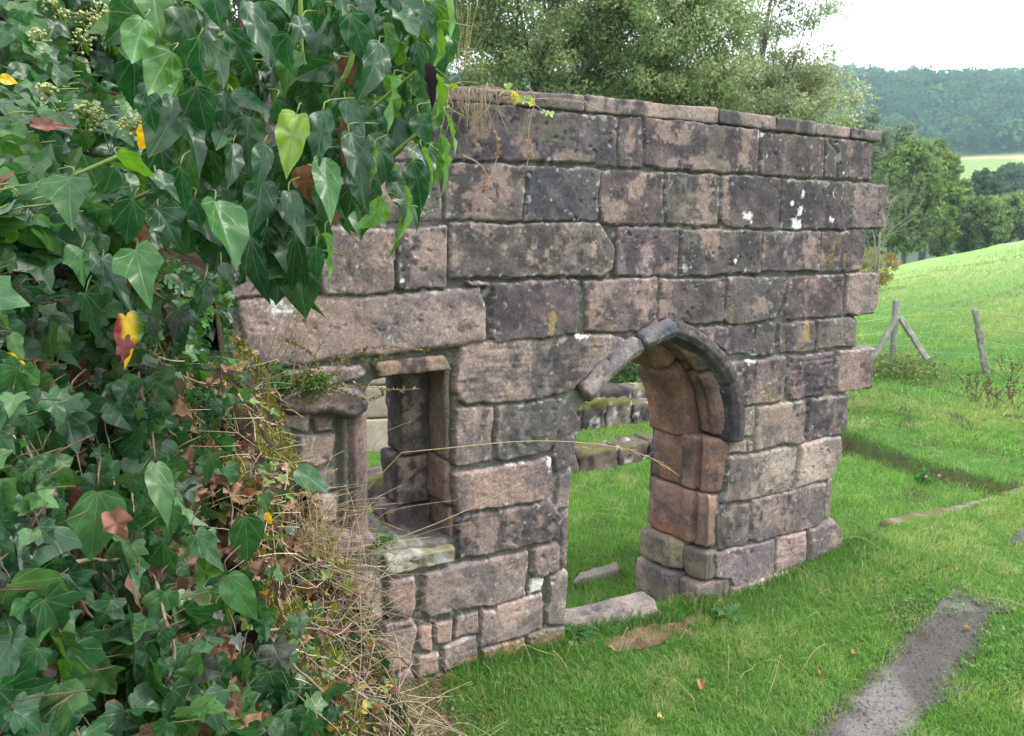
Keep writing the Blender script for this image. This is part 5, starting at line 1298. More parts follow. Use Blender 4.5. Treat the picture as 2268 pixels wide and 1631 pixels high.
# path and bare soil as sheets on the turf
def sheet(name, mask, x0, x1, y0, y1, st, up, colf, m, lab=None):
    xs, ys = np.arange(x0, x1, st), np.arange(y0, y1, st)
    A_, B_ = np.meshgrid(xs, ys, indexing='ij'); x, y = A_.ravel(), B_.ravel()
    k = mask(x, y)
    P = np.c_[x, y, hgt(x, y) + up]
    Q = gridq(len(xs), len(ys)); Q = Q[k[Q].all(1)]
    us = np.zeros(len(x), bool); us[Q.ravel()] = True; mp = np.cumsum(us) - 1
    P = P[us]; P[:, 2] += .006 * fbm(P, [9, 9, 0], 321, 3)
    return MB().add(P, mp[Q], c=colf(P)).build(name, m)
def pcol(P):
    c = mixc(np.tile([.10, .092, .088], (len(P), 1)), np.array([.185, .17, .165]), sst(-.4, .5, fbm(P, [4, 4, 0], 323, 4)))
    c = mixc(c, np.array([.035, .032, .03]), sst(.35, .6, fbm(P, [70, 70, 0], 325, 2)) * .8)
    e = np.abs(onpath(P[:, 0], P[:, 1])[1])
    return mixc(c, np.array([.055, .05, .035]), sst(.12, .24, e + .12 * fbm(P, [7, 7, 0], 327, 3)) * .8)
tag(sheet('path', pathmask, 0, 6.5, 1.5, 8, .01, .010, pcol, M_CONC), kind='structure')
tag(sheet('soil_patch', soilmask, -1.5, 2.5, 2.2, 6, .02, .006, lambda P: mixc(np.tile([.13, .075, .05], (len(P), 1)), np.array([.2, .14, .09]), sst(-.3, .5, fbm(P, [12, 12, 0], 329, 4))), M_SOIL), kind='structure')

# ------------------------------------------------------------------ low ruins inside and the far wall seen through the window
def stonerow(name, mbname, u0, u1, w0, w1, z0, z1, tone, seed, parent, lmin=.25, lmax=.5, moss=.5, amp=.015):
    g = np.random.default_rng(seed); u = u0; mb = MB(); i = 0
    while u < u1:
        l = min(g.uniform(lmin, lmax), u1 - u + .02)
        if l < .08: break
        hv = 1 + g.normal(0, .08) + g.normal(0, .03, 3)
        ta = tone * g.uniform(.5, 1.4); sh = g.normal(0, .012)
        def cf(X, ta=ta, hv=hv):
            rel = X - P0; PP = np.c_[rel @ U, rel[:, 2], rel @ N]
            c = stonecol(PP, ta, None, 3, hv) * [.95, 1, .98]
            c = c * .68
            top = sst(z1 - .07, z1 - .01, X[:, 2])
            c = mixc(c, np.array([.10, .10, .035]), top * sst(.15 - moss * .5, .5 - moss * .5, fbm(PP, 5, seed, 3)))
            return mixc(c, np.array([.55, .54, .5]), sst(.4, .7, fbm(PP, 11, seed + 1, 3)) * .7)
        rockbox(mb, wbox(u, u + l - .012, z0, z1 + g.normal(0, .035), w0, w1 + sh * 2), .03, .035, amp, seed + i, colf=cf)
        u += l; i += 1
    return mb.build(mbname, M_STONE, parent)
lw = thing('low_wall', P0 + U * 2 - N * 3.2, 'low ruined stone kerb wall with mossy top behind the doorway, nearer of two', 'low wall', 'low ruined walls behind the doorway')
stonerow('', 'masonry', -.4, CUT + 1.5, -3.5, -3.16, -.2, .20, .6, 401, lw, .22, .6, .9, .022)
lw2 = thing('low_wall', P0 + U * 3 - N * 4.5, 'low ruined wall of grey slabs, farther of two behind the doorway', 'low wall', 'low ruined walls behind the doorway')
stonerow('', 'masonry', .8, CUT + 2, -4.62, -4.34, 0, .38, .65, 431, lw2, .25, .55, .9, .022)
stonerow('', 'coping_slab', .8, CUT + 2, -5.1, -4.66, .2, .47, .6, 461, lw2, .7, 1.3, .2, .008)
rs = MB(); rockbox(rs, np.array([gnd(zf('H', q), -.05) + ZZ * zz for zz in (-.06, .05) for q in ((1575, 1300), (1955, 1200), (1640, 1225), (1945, 1135))]), .02, .025, .006, 491, tone=.25, hue=np.array([1.0, 1.12, 1.08]))
tag(rs.build('stone_slab', M_STONE), 'grey stone slab with white lichen lying in the grass behind the doorway', 'stone slab')
# pale ashlar wall beyond the window
bd = nrm(np.array([math.sin(R(80)), math.cos(R(80)), 0])); bn = np.array([bd[1], -bd[0], 0])
b0 = gnd((842, 1019), -.05)
fw = thing('ashlar_wall', b0, 'pale pink coursed ashlar wall seen through the broken window', 'wall')
mb = MB(); g = np.random.default_rng(77)
for i, (za, zb_) in enumerate([(-.2, .62), (.65, 1.42), (1.45, 2.0), (2.03, 2.5)] if False else [(-.25, .48), (.49, .86), (.87, 1.2), (1.21, 1.56), (1.57, 1.95)]):
    u = -2.2 + .3 * (i % 2)
    while u < 1.0:
        l = g.uniform(.5, .8)
        K = np.array([b0 + bd * (u if j % 2 == 0 else u + l - .012) + bn * (-.4 if (j // 2) % 2 == 0 else 0) + ZZ * (za if j < 4 else zb_) for j in range(8)])
        hv = 1 + g.normal(0, .06)
        def cf(X, hv=hv):
            PP = X
            c = mixc(np.tile([.40, .33, .27], (len(X), 1)), np.array([.36, .25, .2]), sst(-.3, .4, fbm(PP, 1.3, 78, 3)))
            c = mixc(c, np.array([.5, .46, .4]), sst(.1, .6, fbm(PP, 6, 79, 4)) * .6)
            return c * hv
        rockbox(mb, K, .03, .012, .005, 700 + i, colf=cf)
        u += l
mb.build('masonry', M_STONE, fw)

# ------------------------------------------------------------------ leaf masses
def clumps(g, cen, rad, n, hollow=.3):
    """n clump centres spread through an ellipsoid, more toward its skin"""
    d = nrm(g.normal(0, 1, (n, 3))); r = g.uniform(hollow ** 3, 1, n) ** (1 / 3)
    return cen + d * r[:, None] * rad
def limbs(mb, base, top, cs, r0, g, col, k=6):
    tr = smoothpath([base, base + (top - base) * .35 + g.normal(0, .02, 3) * np.linalg.norm(top - base), base + (top - base) * .7 + g.normal(0, .03, 3) * np.linalg.norm(top - base), top], 16)
    tube(mb, tr, [r0, r0 * .7, r0 * .25], col, 8, .25, 3)
    for c in cs:
        j = int(np.clip(np.interp(c[2], tr[:, 2], np.arange(16)) - 3 - g.integers(0, 3), 2, 14))
        s = tr[j]; m = s + (c - s) * .5 + ZZ * np.linalg.norm(c - s) * .08 + g.normal(0, .04, 3) * np.linalg.norm(c - s)
        tube(mb, smoothpath([s, m, c], 9), [r0 * .32 * (1 - j / 22), r0 * .06], col, k)
def tree(name, lab, cat, base, top, cen, rad, ncl, perc, crad, size, cols, seed, trunk_r, tcol, grp=None, mat_=None, hollow=.3, cfun=None, asp=.5, nl=26):
    g = np.random.default_rng(seed)
    t = thing(name, base, lab, cat, grp)
    cs = clumps(g, np.array(cen, float), np.array(rad, float), ncl, hollow)
    if cfun is not None: cs = cs[cfun(cs)]
    tb_ = MB(); limbs(tb_, np.array(base, float), np.array(top, float), cs[g.permutation(len(cs))[:nl]], trunk_r, g, tcol)
    tb_.build('trunk', M_WOOD, t)
    n = len(cs) * perc
    ci = np.repeat(np.arange(len(cs)), perc)
    rr_ = crad * g.uniform(.6, 1.35, len(cs))
    P = cs[ci] + nrm(g.normal(0, 1, (n, 3))) * (g.random(n) ** .5 * rr_[ci])[:, None] * [1, 1, .75]
    cc = np.array(cols)
    w_ = g.random(len(cs))
    kk = g.integers(0, len(cc), n)
    col = cc[kk] * (.75 + .5 * w_[ci])[:, None] * g.uniform(.75, 1.25, (n, 1))
    mb = MB(); sprays(mb, P, size, col, g, asp=asp, outn=nrm(P - cs[ci]) if mat_ is not None else None)
    mb.build('crown', mat_ or M_TREE, t)
    return t
BK1 = np.array([.10, .09, .08])
def px3(F, t): return at(F, t)
OLV = [(.19, .265, .12), (.22, .30, .14), (.165, .245, .12), (.21, .28, .13), (.24, .31, .16), (.41, .36, .23), (.2, .27, .14)]
b = px3((1180, 560), 12.5); b[2] = .2
tree('leafy_tree', 'broad olive-green tree with browning leaf tips standing right behind the ruined wall', 'tree', b, b + [.2, .5, 8.5], px3((1180, -40), 12.5) , (3.2, 2.2, 2.75), 640, 300, .34, .064, OLV, 501, .16, BK1, 'trees behind the ruined wall', hollow=.35)
b = px3((1480, 560), 13.5); b[2] = .2
tree('leafy_tree', 'middle olive-green tree behind the wall between the broad tree and the thin one', 'tree', b, b + [.1, .3, 6.6], px3((1470, 110), 13.5), (1.6, 1.6, 1.9), 260, 240, .3, .06, OLV[:4] + [(.24, .22, .12)], 503, .1, BK1, 'trees behind the ruined wall')
b = px3((1690, 560), 15.); b[2] = .2
tree('leafy_tree', 'thin open grey-green tree with sky showing between its twigs, right of the broad tree', 'tree', b, b + [.1, .2, 7.4], px3((1680, 110), 15), (1.45, 1.5, 2.5), 105, 120, .3, .075, [(.20, .27, .17), (.23, .29, .19), (.17, .25, .16), (.28, .28, .18)], 505, .09, BK1 * 1.6, 'trees behind the ruined wall', hollow=.1)
b = px3((1560, 560), 14.6); b[2] = .2
tree('leafy_tree', 'low spreading grey-green tree just above the wall coping at its right half', 'tree', b, b + [.1, .3, 4.3], px3((1660, 235), 14.6), (2.0, 1.4, 1.0), 210, 210, .28, .06, [(.20, .26, .14), (.23, .28, .15), (.34, .32, .2)], 507, .07, BK1, 'trees behind the ruined wall')
b = px3((330, 560), 11); b[2] = .2
tree('leafy_tree', 'dark green tree showing through the gap above the flowering ivy', 'tree', b, b + [.2, .3, 7], px3((330, -20), 11), (2.2, 1.6, 2.2), 160, 110, .34, .09, [(.03, .06, .03), (.045, .075, .035)], 509, .14, BK1, 'trees behind the ruined wall')

# bare pale dead tree right of the wall
def twiggy(name, lab, base, h, seed, col, r0, depth=5):
    g = np.random.default_rng(seed); mb = MB()
    def rec(p, d, L, r, k):
        q = p + d * L; m = p + d * L * .5 + g.normal(0, .06, 3) * L
        tube(mb, smoothpath([p, m, q], 6), [r, r * .65], col * g.uniform(.8, 1.2), 5)
        if k == 0: return
        for _ in range(3 if k > 1 else 4):
            s = g.uniform(.35, 1.); nd_ = nrm(d + g.normal(0, .55, 3) + ZZ * .05)
            rec(p + (q - p) * s, nd_, L * g.uniform(.5, .75), r * .5, k - 1)
    t = thing(name, base, lab, 'tree')
    rec(base, nrm(np.array([.03, 0, 1.])), h * .42, r0, depth)
    mb.build('branches', M_WOOD, t)
    return t
b = px3((1938, 600), 25); b[2] = float(hgt(b[:1], b[1:2])[0]) - .1
twiggy('dead_tree', 'bare pale dead tree with fine twigs standing just right of the wall end', b, 5.4, 521, np.array([.23, .22, .17]), .05, 6)
b = px3((1900, 560), 30); b[2] = -.1
twiggy('dead_tree', 'bare pale twiggy treetop rising behind the coping at the wall end', b, 8.2, 527, np.array([.26, .26, .2]), .05, 6)
b = px3((1935, 600), 27); b[2] = float(hgt(b[:1], b[1:2])[0])
tree('shrub', 'yellow-green shrub at the foot of the dead tree beside the wall end', 'shrub', b, b + [0, 0, 1.3], b + [0, 0, .75], (.8, .7, .75), 50, 60, .2, .09, [(.22, .22, .04), (.16, .19, .05), (.3, .15, .06)], 523, .03, BK1)

# trees down the valley
VT = [((2000, 585), 290, 84, 56, 0, 'tall dark green tree beyond the crest, first right of the wall'), ((2075, 590), 325, 46, 62, 1, 'mid green tree leaning out beside the tall dark one'), ((2150, 575), 425, 62, 66, 0, 'rounded dark tree at the edge of the crest'), ((2168, 560), 368, 42, 96, 2, 'pointed conifer-like tree rising above the valley trees'), ((2236, 470), 362, 48, 150, 2, 'round dark tree standing alone on the pale far field'), ((2225, 545), 425, 52, 84, 1, 'yellow-green bushy tree at the right of the crest'), ((2275, 540), 415, 60, 92, 0, 'dark bushy tree cut by the right edge of the view'), ((2105, 560), 390, 50, 82, 1, 'light green tree between the tall dark tree and the conifer'), ((1900, 600), 235, 78, 64, 3, 'pale hazy tree behind the bare twigs at the wall end'), ((1985, 560), 262, 60, 86, 3, 'pale green treetop behind the tall dark tree'), ((2190, 560), 440, 40, 78, 1, 'small yellow-green tree below the conifer'), ((2050, 560), 290, 50, 95, 1, 'yellow-green treetop above the mid green tree'), ((2320, 560), 400, 60, 88, 0, 'dark tree just outside the right edge beside the bushy one'), ((1840, 600), 255, 70, 70, 3, 'pale hazy tree mostly hidden by the wall end')]
PALS = [[(.10, .17, .055), (.13, .195, .06), (.16, .21, .07)], [(.15, .22, .06), (.20, .25, .07), (.12, .19, .055)], [(.07, .12, .055), (.09, .145, .065)], [(.14, .19, .10), (.18, .22, .13)]]
for i, (bF, ytop, hw, t, pal, lab) in enumerate(VT):
    b = px3(bF, t); gz = float(hgt(b[:1], b[1:2])[0]); 
    top = px3((bF[0], ytop), t); b[2] = min(gz, b[2]) - .2
    H_ = top[2] - b[2]; rx = hw / FOC * t
    low_ = px3((bF[0], bF[1] - 8), t)[2]
    zc_ = (top[2] + low_) / 2; rz = (top[2] - low_) / 2
    tree('valley_tree', lab, 'tree', b, [b[0], b[1], top[2] - .15 * H_], (b[0], b[1], zc_), (rx * .84, rx * .84, rz * .86), 130, 90, rx * .24, .0042 * t + .08, PALS[pal], 540 + i, .02 * H_, BK1, 'trees down the valley beyond the field', M_FAR, .55, asp=.7, nl=14)

# hillside wood
hg = np.random.default_rng(61)
mb = MB()
n = 3600
dd_ = hg.uniform(322, 560, n); x = dd_ * np.tan(np.radians(hg.uniform(-34, 44, n))); y = dd_ - .06 * np.abs(x); z = hgt(x, y)
cr_ = hg.uniform(3.2, 6.2, n); pc = 85
cb = np.array([(.03, .085, .035), (.045, .11, .04), (.025, .07, .04), (.065, .12, .04), (.035, .09, .05)])[hg.integers(0, 5, n)] * hg.uniform(.55, 1.4, (n, 1))
ci = np.repeat(np.arange(n), pc)
d = nrm(hg.normal(0, 1, (n * pc, 3)) + [0, 0, .35])
P = np.c_[x, y, z + cr_ * .95][ci] + d * (cr_[ci] * hg.uniform(.72, 1.05, n * pc))[:, None] * [1, 1, 1.1]
sprays(mb, P, 2.3, cb[ci] * hg.uniform(.75, 1.25, (n * pc, 1)), hg, 1.2, .8, d)
tag(mb.build('hillside_wood', M_FAR), 'dense green wood covering the hillside across the valley', 'wood', kind='stuff')

# ------------------------------------------------------------------ fence in the field
def hit(F):
    r_ = ray(F); t = np.exp(np.linspace(math.log(2), math.log(140), 4000)); q = CAM + t[:, None] * r_
    k = np.argmax(q[:, 2] < hgt(q[:, 0], q[:, 1]))
    return q[k], t[k]
def ghz(p): p = np.array(p, float); p[2] = float(hgt(p[:1], p[1:2])[0]); return p
WD = np.array([.21, .205, .185])
def wcol(X, PP): return mixc(np.tile(WD * .75, (len(X), 1)), WD * 1.25, sst(-.4, .5, fbm(X, [14, 14, 3], 601, 4)))
sq = lambda w: dprof([(-w, -w), (w, -w), (w, w), (-w, w)], .02)
pb, T0 = hit((1977, 790)); tF = px3((1985, 664), T0 + .1)
fe = thing('wire_fence', pb, 'wire fence in the field with grey corner post, two braces and a leaning post', 'fence')
def post(name, A_, B_, w, seed, lab=None, amp=.006):
    ax_ = nrm(B_ - A_); fa = nrm(np.cross(ax_, [0, 1, 0.])); fb = np.cross(ax_, fa)
    o = sweep(MB(), densify([A_, (A_ + B_) / 2, B_], .03), fa, fb, sq(w), inset=.03, amp=amp, seed=seed, colf=wcol).build(name, M_WOOD, fe)
    if lab: o['label'] = lab
    return o
post('corner_post', pb - ZZ * .15, tF, .045, 611)
jn = px3((1986, 702), T0 - .1)
post('brace', hit((1925, 805))[0] - ZZ * .05, jn, .04, 613)
post('brace', hit((2060, 800))[0] - ZZ * .05, jn + np.array([.06, 0, -.01]), .04, 617)
l0, T1 = hit((2188, 828)); l1 = px3((2158, 683), T1 + .05)
post('leaning_post', l0 - ZZ * .1, l1, .036, 619, 'thin weathered post leaning left', .02)
for f, yy in [(.93, 0), (.70, 1), (.45, 2), (.22, 3)]:
    p1 = pb + (tF - pb) * f; p2 = l0 + (l1 - l0) * min(f + .05, .98); p0 = px3((1880, (718, 716, 745, 765)[yy]), 13.); p3 = p2 + (p2 - p1) * 1.4 - ZZ * .15
    tube(MB(), smoothpath([p1, (p1 + p2) / 2 - ZZ * .05, p2, p3], 24), .0018, np.array([.42, .48, .46]), 4).build('wire', M_WIRE, fe)
    if yy: tube(MB(), smoothpath([p0, (p0 + p1) / 2 - ZZ * .01, p1], 10), .0022, np.array([.42, .48, .46]), 4).build('wire', M_WIRE, fe)
# slotted concrete post seen through the doorway, with the growth around it
cp, T2 = hit((1437, 892))
ct = thing('concrete_post', cp, 'slotted grey concrete post standing beyond the low walls, seen through the doorway', 'post')
top_ = px3((1440, 815), T2)[2]
for s_ in (-1, 1):
    o = sweep(MB(), densify([cp + [s_ * .035, 0, 0], [cp[0] + s_ * .035, cp[1], top_]], .04), np.array([1., 0, 0]), np.array([0, 1., 0]), dprof([(-.018, -.05), (.018, -.05), (.018, .05), (-.018, .05)], .02), inset=.006, amp=.002, seed=631, colf=lambda X, PP: np.tile([.34, .32, .29], (len(X), 1)))
    o.build('side', M_STONE, ct)
zz_ = cp[2] - .05; k = 0
while zz_ < top_:
    rockbox(MB(), np.array([[cp[0] + a_, cp[1] + b_, c_] for c_ in (zz_, min(zz_ + .13, top_)) for b_ in (-.05, .05) for a_ in (-.019, .019)]), .03, .004, .001, 1, colf=lambda X: np.tile([.34, .32, .29], (len(X), 1))).build('web', M_STONE, ct)
    zz_ += .2
rb = ghz(px3((1385, 845), 13.5))
rw = thing('rubble_wall', rb, 'pale rubble bank of stones behind the dark plants, seen through the doorway', 'rubble wall')
mb = MB(); g = np.random.default_rng(66)
for i in range(70):
    c = rb + np.array([g.uniform(-1.2, 1.0), g.uniform(-.3, .3), g.uniform(-.1, .75)]); s_ = g.uniform(.08, .2, 3) * [1.3, 1, .6]
    K = np.array([[c[0] + a_ * s_[0], c[1] + b_ * s_[1], c[2] + c_ * s_[2]] for c_ in (-1, 1) for b_ in (-1, 1) for a_ in (-1, 1)]) + g.normal(0, .02, (8, 3))
    rockbox(mb, K, .05, .05, .02, 800 + i, colf=lambda X: np.tile(np.array([.40, .38, .31]) * g.uniform(.7, 1.15), (len(X), 1)))
mb.build('masonry', M_STONE, rw)
def herb(name, lab, cat, base, rad, h, n, size, cols, seed, grp=None, fl=None):
    g = np.random.default_rng(seed); mb = MB()
    t = thing(name, base, lab, cat, grp); st = MB()
    for i in range(max(6, n // 60)):
        p = base + np.array([g.normal(0, rad * .4), g.normal(0, rad * .4), 0]); q = p + np.array([g.normal(0, .1 * h), g.normal(0, .1 * h), h * g.uniform(.6, 1.1)])
        tube(st, smoothpath([p, (p + q) / 2 + g.normal(0, .02, 3), q], 6), [.004, .002], np.array([.09, .11, .04]), 4)
    P = base + np.c_[g.normal(0, rad * .5, n), g.normal(0, rad * .5, n), g.uniform(.02, 1, n) ** .8 * h]
    sprays(mb, P, size, np.array(cols)[g.integers(0, len(cols), n)] * g.uniform(.7, 1.3, (n, 1)), g, .6)
    mb.join(st).build('foliage', M_TREE, t)
    if fl:
        for i in range(fl[0]):
            p = base + np.array([g.normal(0, rad * .5), g.normal(0, rad * .5) - .1, h * g.uniform(.7, 1.1)]); f = MB()
            for k in range(5):
                a_ = k * 1.2566; d = np.array([math.cos(a_), -.3, math.sin(a_)])
                f.add(np.array([p, p + d * fl[1] * .6 + np.array([-d[2], 0, d[0]]) * fl[1] * .3, p + d * fl[1], p + d * fl[1] * .6 - np.array([-d[2], 0, d[0]]) * fl[1] * .3]), [[0, 1, 2, 3]], c=np.array([.75, .28, .62]))
            f.build('flower', M_PETAL, t)
    return t
herb('herb', 'dark leafy plants with small pink flowers before the rubble, seen through the doorway', 'plant', ghz(px3((1375, 890), 12.2)), .55, .5, 900, .09, [(.035, .08, .025), (.05, .10, .03)], 641, None, (8, .03))
herb('herb', 'bright green leafy plant below the broken window beside the shaft', 'plant', ghz(px3((845, 1165), 5.6)), .16, .3, 420, .055, [(.05, .2, .03), (.08, .25, .04)], 643)
herb('herb', 'weedy clump with seed heads around the foot of the braced corner post', 'plant', hit((1985, 835))[0], .75, .3, 1500, .07, [(.13, .17, .05), (.17, .19, .07), (.09, .14, .04)], 645, None, (1, .035))
herb('herb', 'small pink-flowered plant growing at the edge of the dug trench', 'plant', hit((2046, 1075))[0], .08, .16, 90, .05, [(.05, .17, .03)], 647, None, (2, .02))
for i, (F, t, lab) in enumerate([((2160, 860), 12.3, 'thin dark dock stem leaning right of the leaning post'), ((2200, 872), 12.0, 'dark branched dock stems in the middle of the rough patch'), ((2246, 875), 11.6, 'dark dock stems near the right edge of the view'), ((2238, 815), 13.5, 'small dark dock stem farther up the field')]):
    b = hit((F[0], F[1] + 30))[0]; mb = MB(); g = np.random.default_rng(650 + i)
    for k in range(9):
        p = b + np.array([g.normal(0, .03), g.normal(0, .03), 0]); q = p + np.array([g.normal(0, .17), g.normal(0, .1), g.uniform(.18, .42)])
        P_ = smoothpath([p, (p + q) / 2 + g.normal(0, .015, 3), q], 8); tube(mb, P_, [.004, .0025], np.array([.10, .07, .05]), 4)
        for m in range(10): 
            c = P_[-1 - m // 3] + g.normal(0, .012, 3); mb.add(c + IV * .011, None, IT, c=np.array([.12, .07, .05]))
    tag(mb.build('dock', M_TWIG), lab, 'weed', 'dark dock stems in the field')

# thistles by the threshold
def thistle(F, t, n, L, lab, seed):
    g = np.random.default_rng(seed); b = hit(F)[0]; th = thing('thistle', b, lab, 'thistle', 'thistles by the doorway')
    mb = MB()
    for i in range(n):
        a_ = i * 2.4 + g.normal(0, .2); el = g.uniform(.15, .9); d = np.array([math.cos(a_) * math.cos(el), math.sin(a_) * math.cos(el), math.sin(el)]); l = L * g.uniform(.6, 1.1)
        m = 13; s_ = nrm(np.cross(d, ZZ)); V = []; 
        for j in range(m):
            f = j / (m - 1); c = b + ZZ * .02 + d * l * f - ZZ * .45 * l * f * f
            w = l * .17 * math.sin(math.pi * min(1, f * .9 + .1)) * (1.25 if j % 2 else .5)
            V += [c - s_ * w + ZZ * .02 * (j % 2), c, c + s_ * w + ZZ * .02 * (j % 2)]
        Q = []
        for j in range(m - 1): Q += [[3 * j, 3 * j + 1, 3 * j + 4, 3 * j + 3], [3 * j + 1, 3 * j + 2, 3 * j + 5, 3 * j + 4]]
        mb.add(V, Q, c=np.array([.06, .17, .06]) * g.uniform(.8, 1.25))
    mb.build('leaves', M_GRASS, th)
thistle((1272, 1412), 4.55, 14, .17, 'spiny thistle against the left door jamb at the end of the threshold', 661)
thistle((1610, 1375), 5.15, 11, .2, 'flat thistle rosette in the grass in front of the right door jamb', 663)
for i, (F, lab) in enumerate([((1552, 1524), 'largest orange dead leaf on the lawn below the right door jamb'), ((1806, 1498), 'brown dead leaf on the lawn left of the path'), ((1456, 1603), 'yellow leaf at the bottom of the lawn'), ((2124, 1273), 'curled brown leaf above the far end of the path'), ((2135, 1402), 'orange-brown leaf lying near the right edge of the path'), ((1973, 1388), 'small red leaf on the lawn beside the path top'), ((1886, 1460), 'red-brown leaf lying on the concrete path'), ((1348, 1446), 'small tan leaf on the soil by the threshold')]):
    p = hit(F)[0]; p[2] += .035; mb = MB()
    leaf(mb, ('ob', 'ov')[i % 2], p, lr.normal(0, 1, 3) * [1, 1, .1], ZZ + lr.normal(0, .4, 3), .036 if i else .055, 1., np.array([.34, .18, .08]) if i not in (2, 7) else np.array([.5, .38, .1]), .9, .7, .1)
    tag(mb.build('fallen_leaf', M_DEAD), lab, 'leaf', 'fallen leaves on the lawn')
sp_ = ghz(gnd((1267, 1437))); mb = MB()
rockbox(mb, np.array([sp_ + [a_ * .03, b_ * .022, c_ * .03] for c_ in (-.5, 1.) for b_ in (-1, 1) for a_ in (-1, 1)]), .01, .012, .005, 901, colf=lambda X: np.tile([.42, .40, .3], (len(X), 1)))
tag(mb.build('stone', M_STONE), 'small pale stone in the grass beside the left door jamb', 'stone')
# foundation stones leading on from the wall end
mb = MB(); g = np.random.default_rng(91); u = 2.75; k = 0
fr = thing('foundation_kerb', w3(3, 0, -.3), 'line of half-buried foundation stones leading on from the wall end at the lawn edge', 'stone kerb')
while u < 8:
    l = g.uniform(.35, .9)
    if g.random() < .9: rockbox(mb, wbox(u, u + l - .015, -.2, float(hgt(*[np.array([v]) for v in w3(u, 0, .05)[:2]])[0]) - .045 + g.normal(0, .012), -.30 + g.normal(0, .02), -.10 + g.normal(0, .015)), .03, .03, .015, 910 + k, colf=lambda X: mixc(np.tile([.2, .18, .165], (len(X), 1)), np.array([.12, .11, .04]), sst(-.2, .3, fbm(X, 6, 911, 3))))
    u += l; k += 1
mb.build('masonry', M_STONE, fr)

# ------------------------------------------------------------------ growth on the wall
# dry roots and straw trailing over the coping
mb = MB()
def cop(F, d=.03): u, z = wal(F, d); return w3(u, z, d)
for i in range(170):
    u = lr.uniform(-1.05, .12); z = 3.165 - .03 * (u + 1); d = lr.uniform(-.25, .05)
    p = w3(u, z + lr.uniform(0, .03), d); v = U * lr.normal(0, .12) + N * lr.normal(0, .06) + ZZ * lr.normal(0, .02)
    tube(mb, smoothpath([p, p + v * .5 + ZZ * lr.uniform(0, .03), p + v], 7), lr.uniform(.0012, .003), np.array([.42, .34, .22]) * lr.uniform(.5, 1.1), 4)
for i in range(60):
    u = lr.uniform(-1.05, -.45); p = w3(u, 3.17, .04)
    tube(mb, smoothpath([p, p + N * .02 - ZZ * lr.uniform(.03, .1) + U * lr.normal(0, .03), p - ZZ * lr.uniform(.1, .3) + U * lr.normal(0, .06) + N * .01], 7), .0015, np.array([.4, .31, .2]) * lr.uniform(.5, 1.1), 4)
tag(mb.build('dry_roots', M_DRY), 'mat of dry roots and straw spilling over the left end of the wall coping', 'dry roots')
ag = [[('A', (700, 65)), ('A', (680, 170)), ('A', (700, 280)), ('A', (760, 440)), ('A', (780, 560)), ('A', (770, 680)), ('A', (700, 860)), ('A', (560, 1000))], [('A', (1010, 90)), ('A', (1060, 140)), ('A', (1075, 220)), ('A', (1030, 440)), ('A', (1030, 640)), ('A', (1000, 780))], [('A', (390, 100)), ('A', (470, 210)), ('A', (510, 360))], [('A', (500, 640)), ('A', (640, 720)), ('A', (720, 850)), ('A', (740, 910))], [('A', (820, 180)), ('A', (900, 180)), ('A', (940, 140)), ('A', (920, 95))], [('A', (950, 215)), ('A', (1060, 230)), ('A', (1160, 300))]]
cp_ = thing('creeper', cop(zf('A', (700, 100))), 'dried creeper strands with a few yellowing leaves hanging down the top courses of the wall', 'creeper')
for pts in ag:
    P_ = smoothpath([cop(zf(k, p), .035) for k, p in pts], 30)
    tube(MB(), P_, [.0032, .0018], np.array([.36, .25, .18]), 5, .2, 2).build('stem', M_TWIG, cp_)
mb = MB()
for k, p, c in [('A', (905, 130), 1), ('A', (925, 155), 1), ('A', (935, 180), 1), ('A', (968, 200), 0), ('A', (1030, 170), 0), ('A', (1035, 210), 1), ('A', (1170, 290), 0), ('A', (1200, 295), 0), ('A', (425, 75), 0), ('A', (785, 500), 2), ('A', (785, 555), 2), ('A', (775, 620), 2), ('A', (1035, 520), 2), ('A', (1030, 625), 2), ('A', (680, 885), 2), ('A', (750, 440), 2), ('A', (860, 70), 0)]:
    leaf(mb, 'l3', cop(zf(k, p), .05), -ZZ + lr.normal(0, .5, 3), N + lr.normal(0, .4, 3), .045 if c < 2 else .03, 1, [np.array([.15, .26, .04]), np.array([.42, .4, .07]), np.array([.3, .17, .09])][c], .2, .3, .06, low=True)
mb.build('leaves', M_LEAF, cp_)
mb = MB()
for pts in [((600, 830), (640, 720), (668, 640), (690, 560)), ((615, 830), (655, 720), (690, 640)), ((640, 860), (665, 770), (720, 690), (762, 660)), ((660, 880), (690, 800), (740, 720)), ((590, 810), (610, 740), (640, 640))]:
    P_ = smoothpath([at(f, 3.35 - .05 * i) for i, f in enumerate(pts)], 16)
    tube(mb, P_, [.0022, .0012], np.array([.42, .36, .17]) * lr.uniform(.7, 1.1), 4)
tag(mb.build('grass_tuft', M_DRY), 'few thin yellow stalks rising in front of the long pale block left of the window', 'grass tuft')
for F, lab, n, h_ in [((1020, 165), 'tall thin grass tuft with seed heads on the coping at the left', 26, .5), ((1052, 168), 'short green grass tuft on the coping', 40, .16)]:
    b = cop(F, -.1); mb = MB()
    for i in range(n):
        p = b + U * lr.normal(0, .025) + N * lr.normal(0, .02); q = p + ZZ * h_ * lr.uniform(.4, 1) + U * lr.normal(.02, .08) + N * lr.normal(0, .05)
        tube(mb, smoothpath([p, (p + q) / 2 + lr.normal(0, .008, 3), q], 7), [.0012, .0007], np.array([.3, .27, .12]) if h_ > .3 else np.array([.2, .26, .08]), 4)
    tag(mb.build('grass_tuft', M_DRY), lab, 'grass tuft', 'grass tufts on the coping')
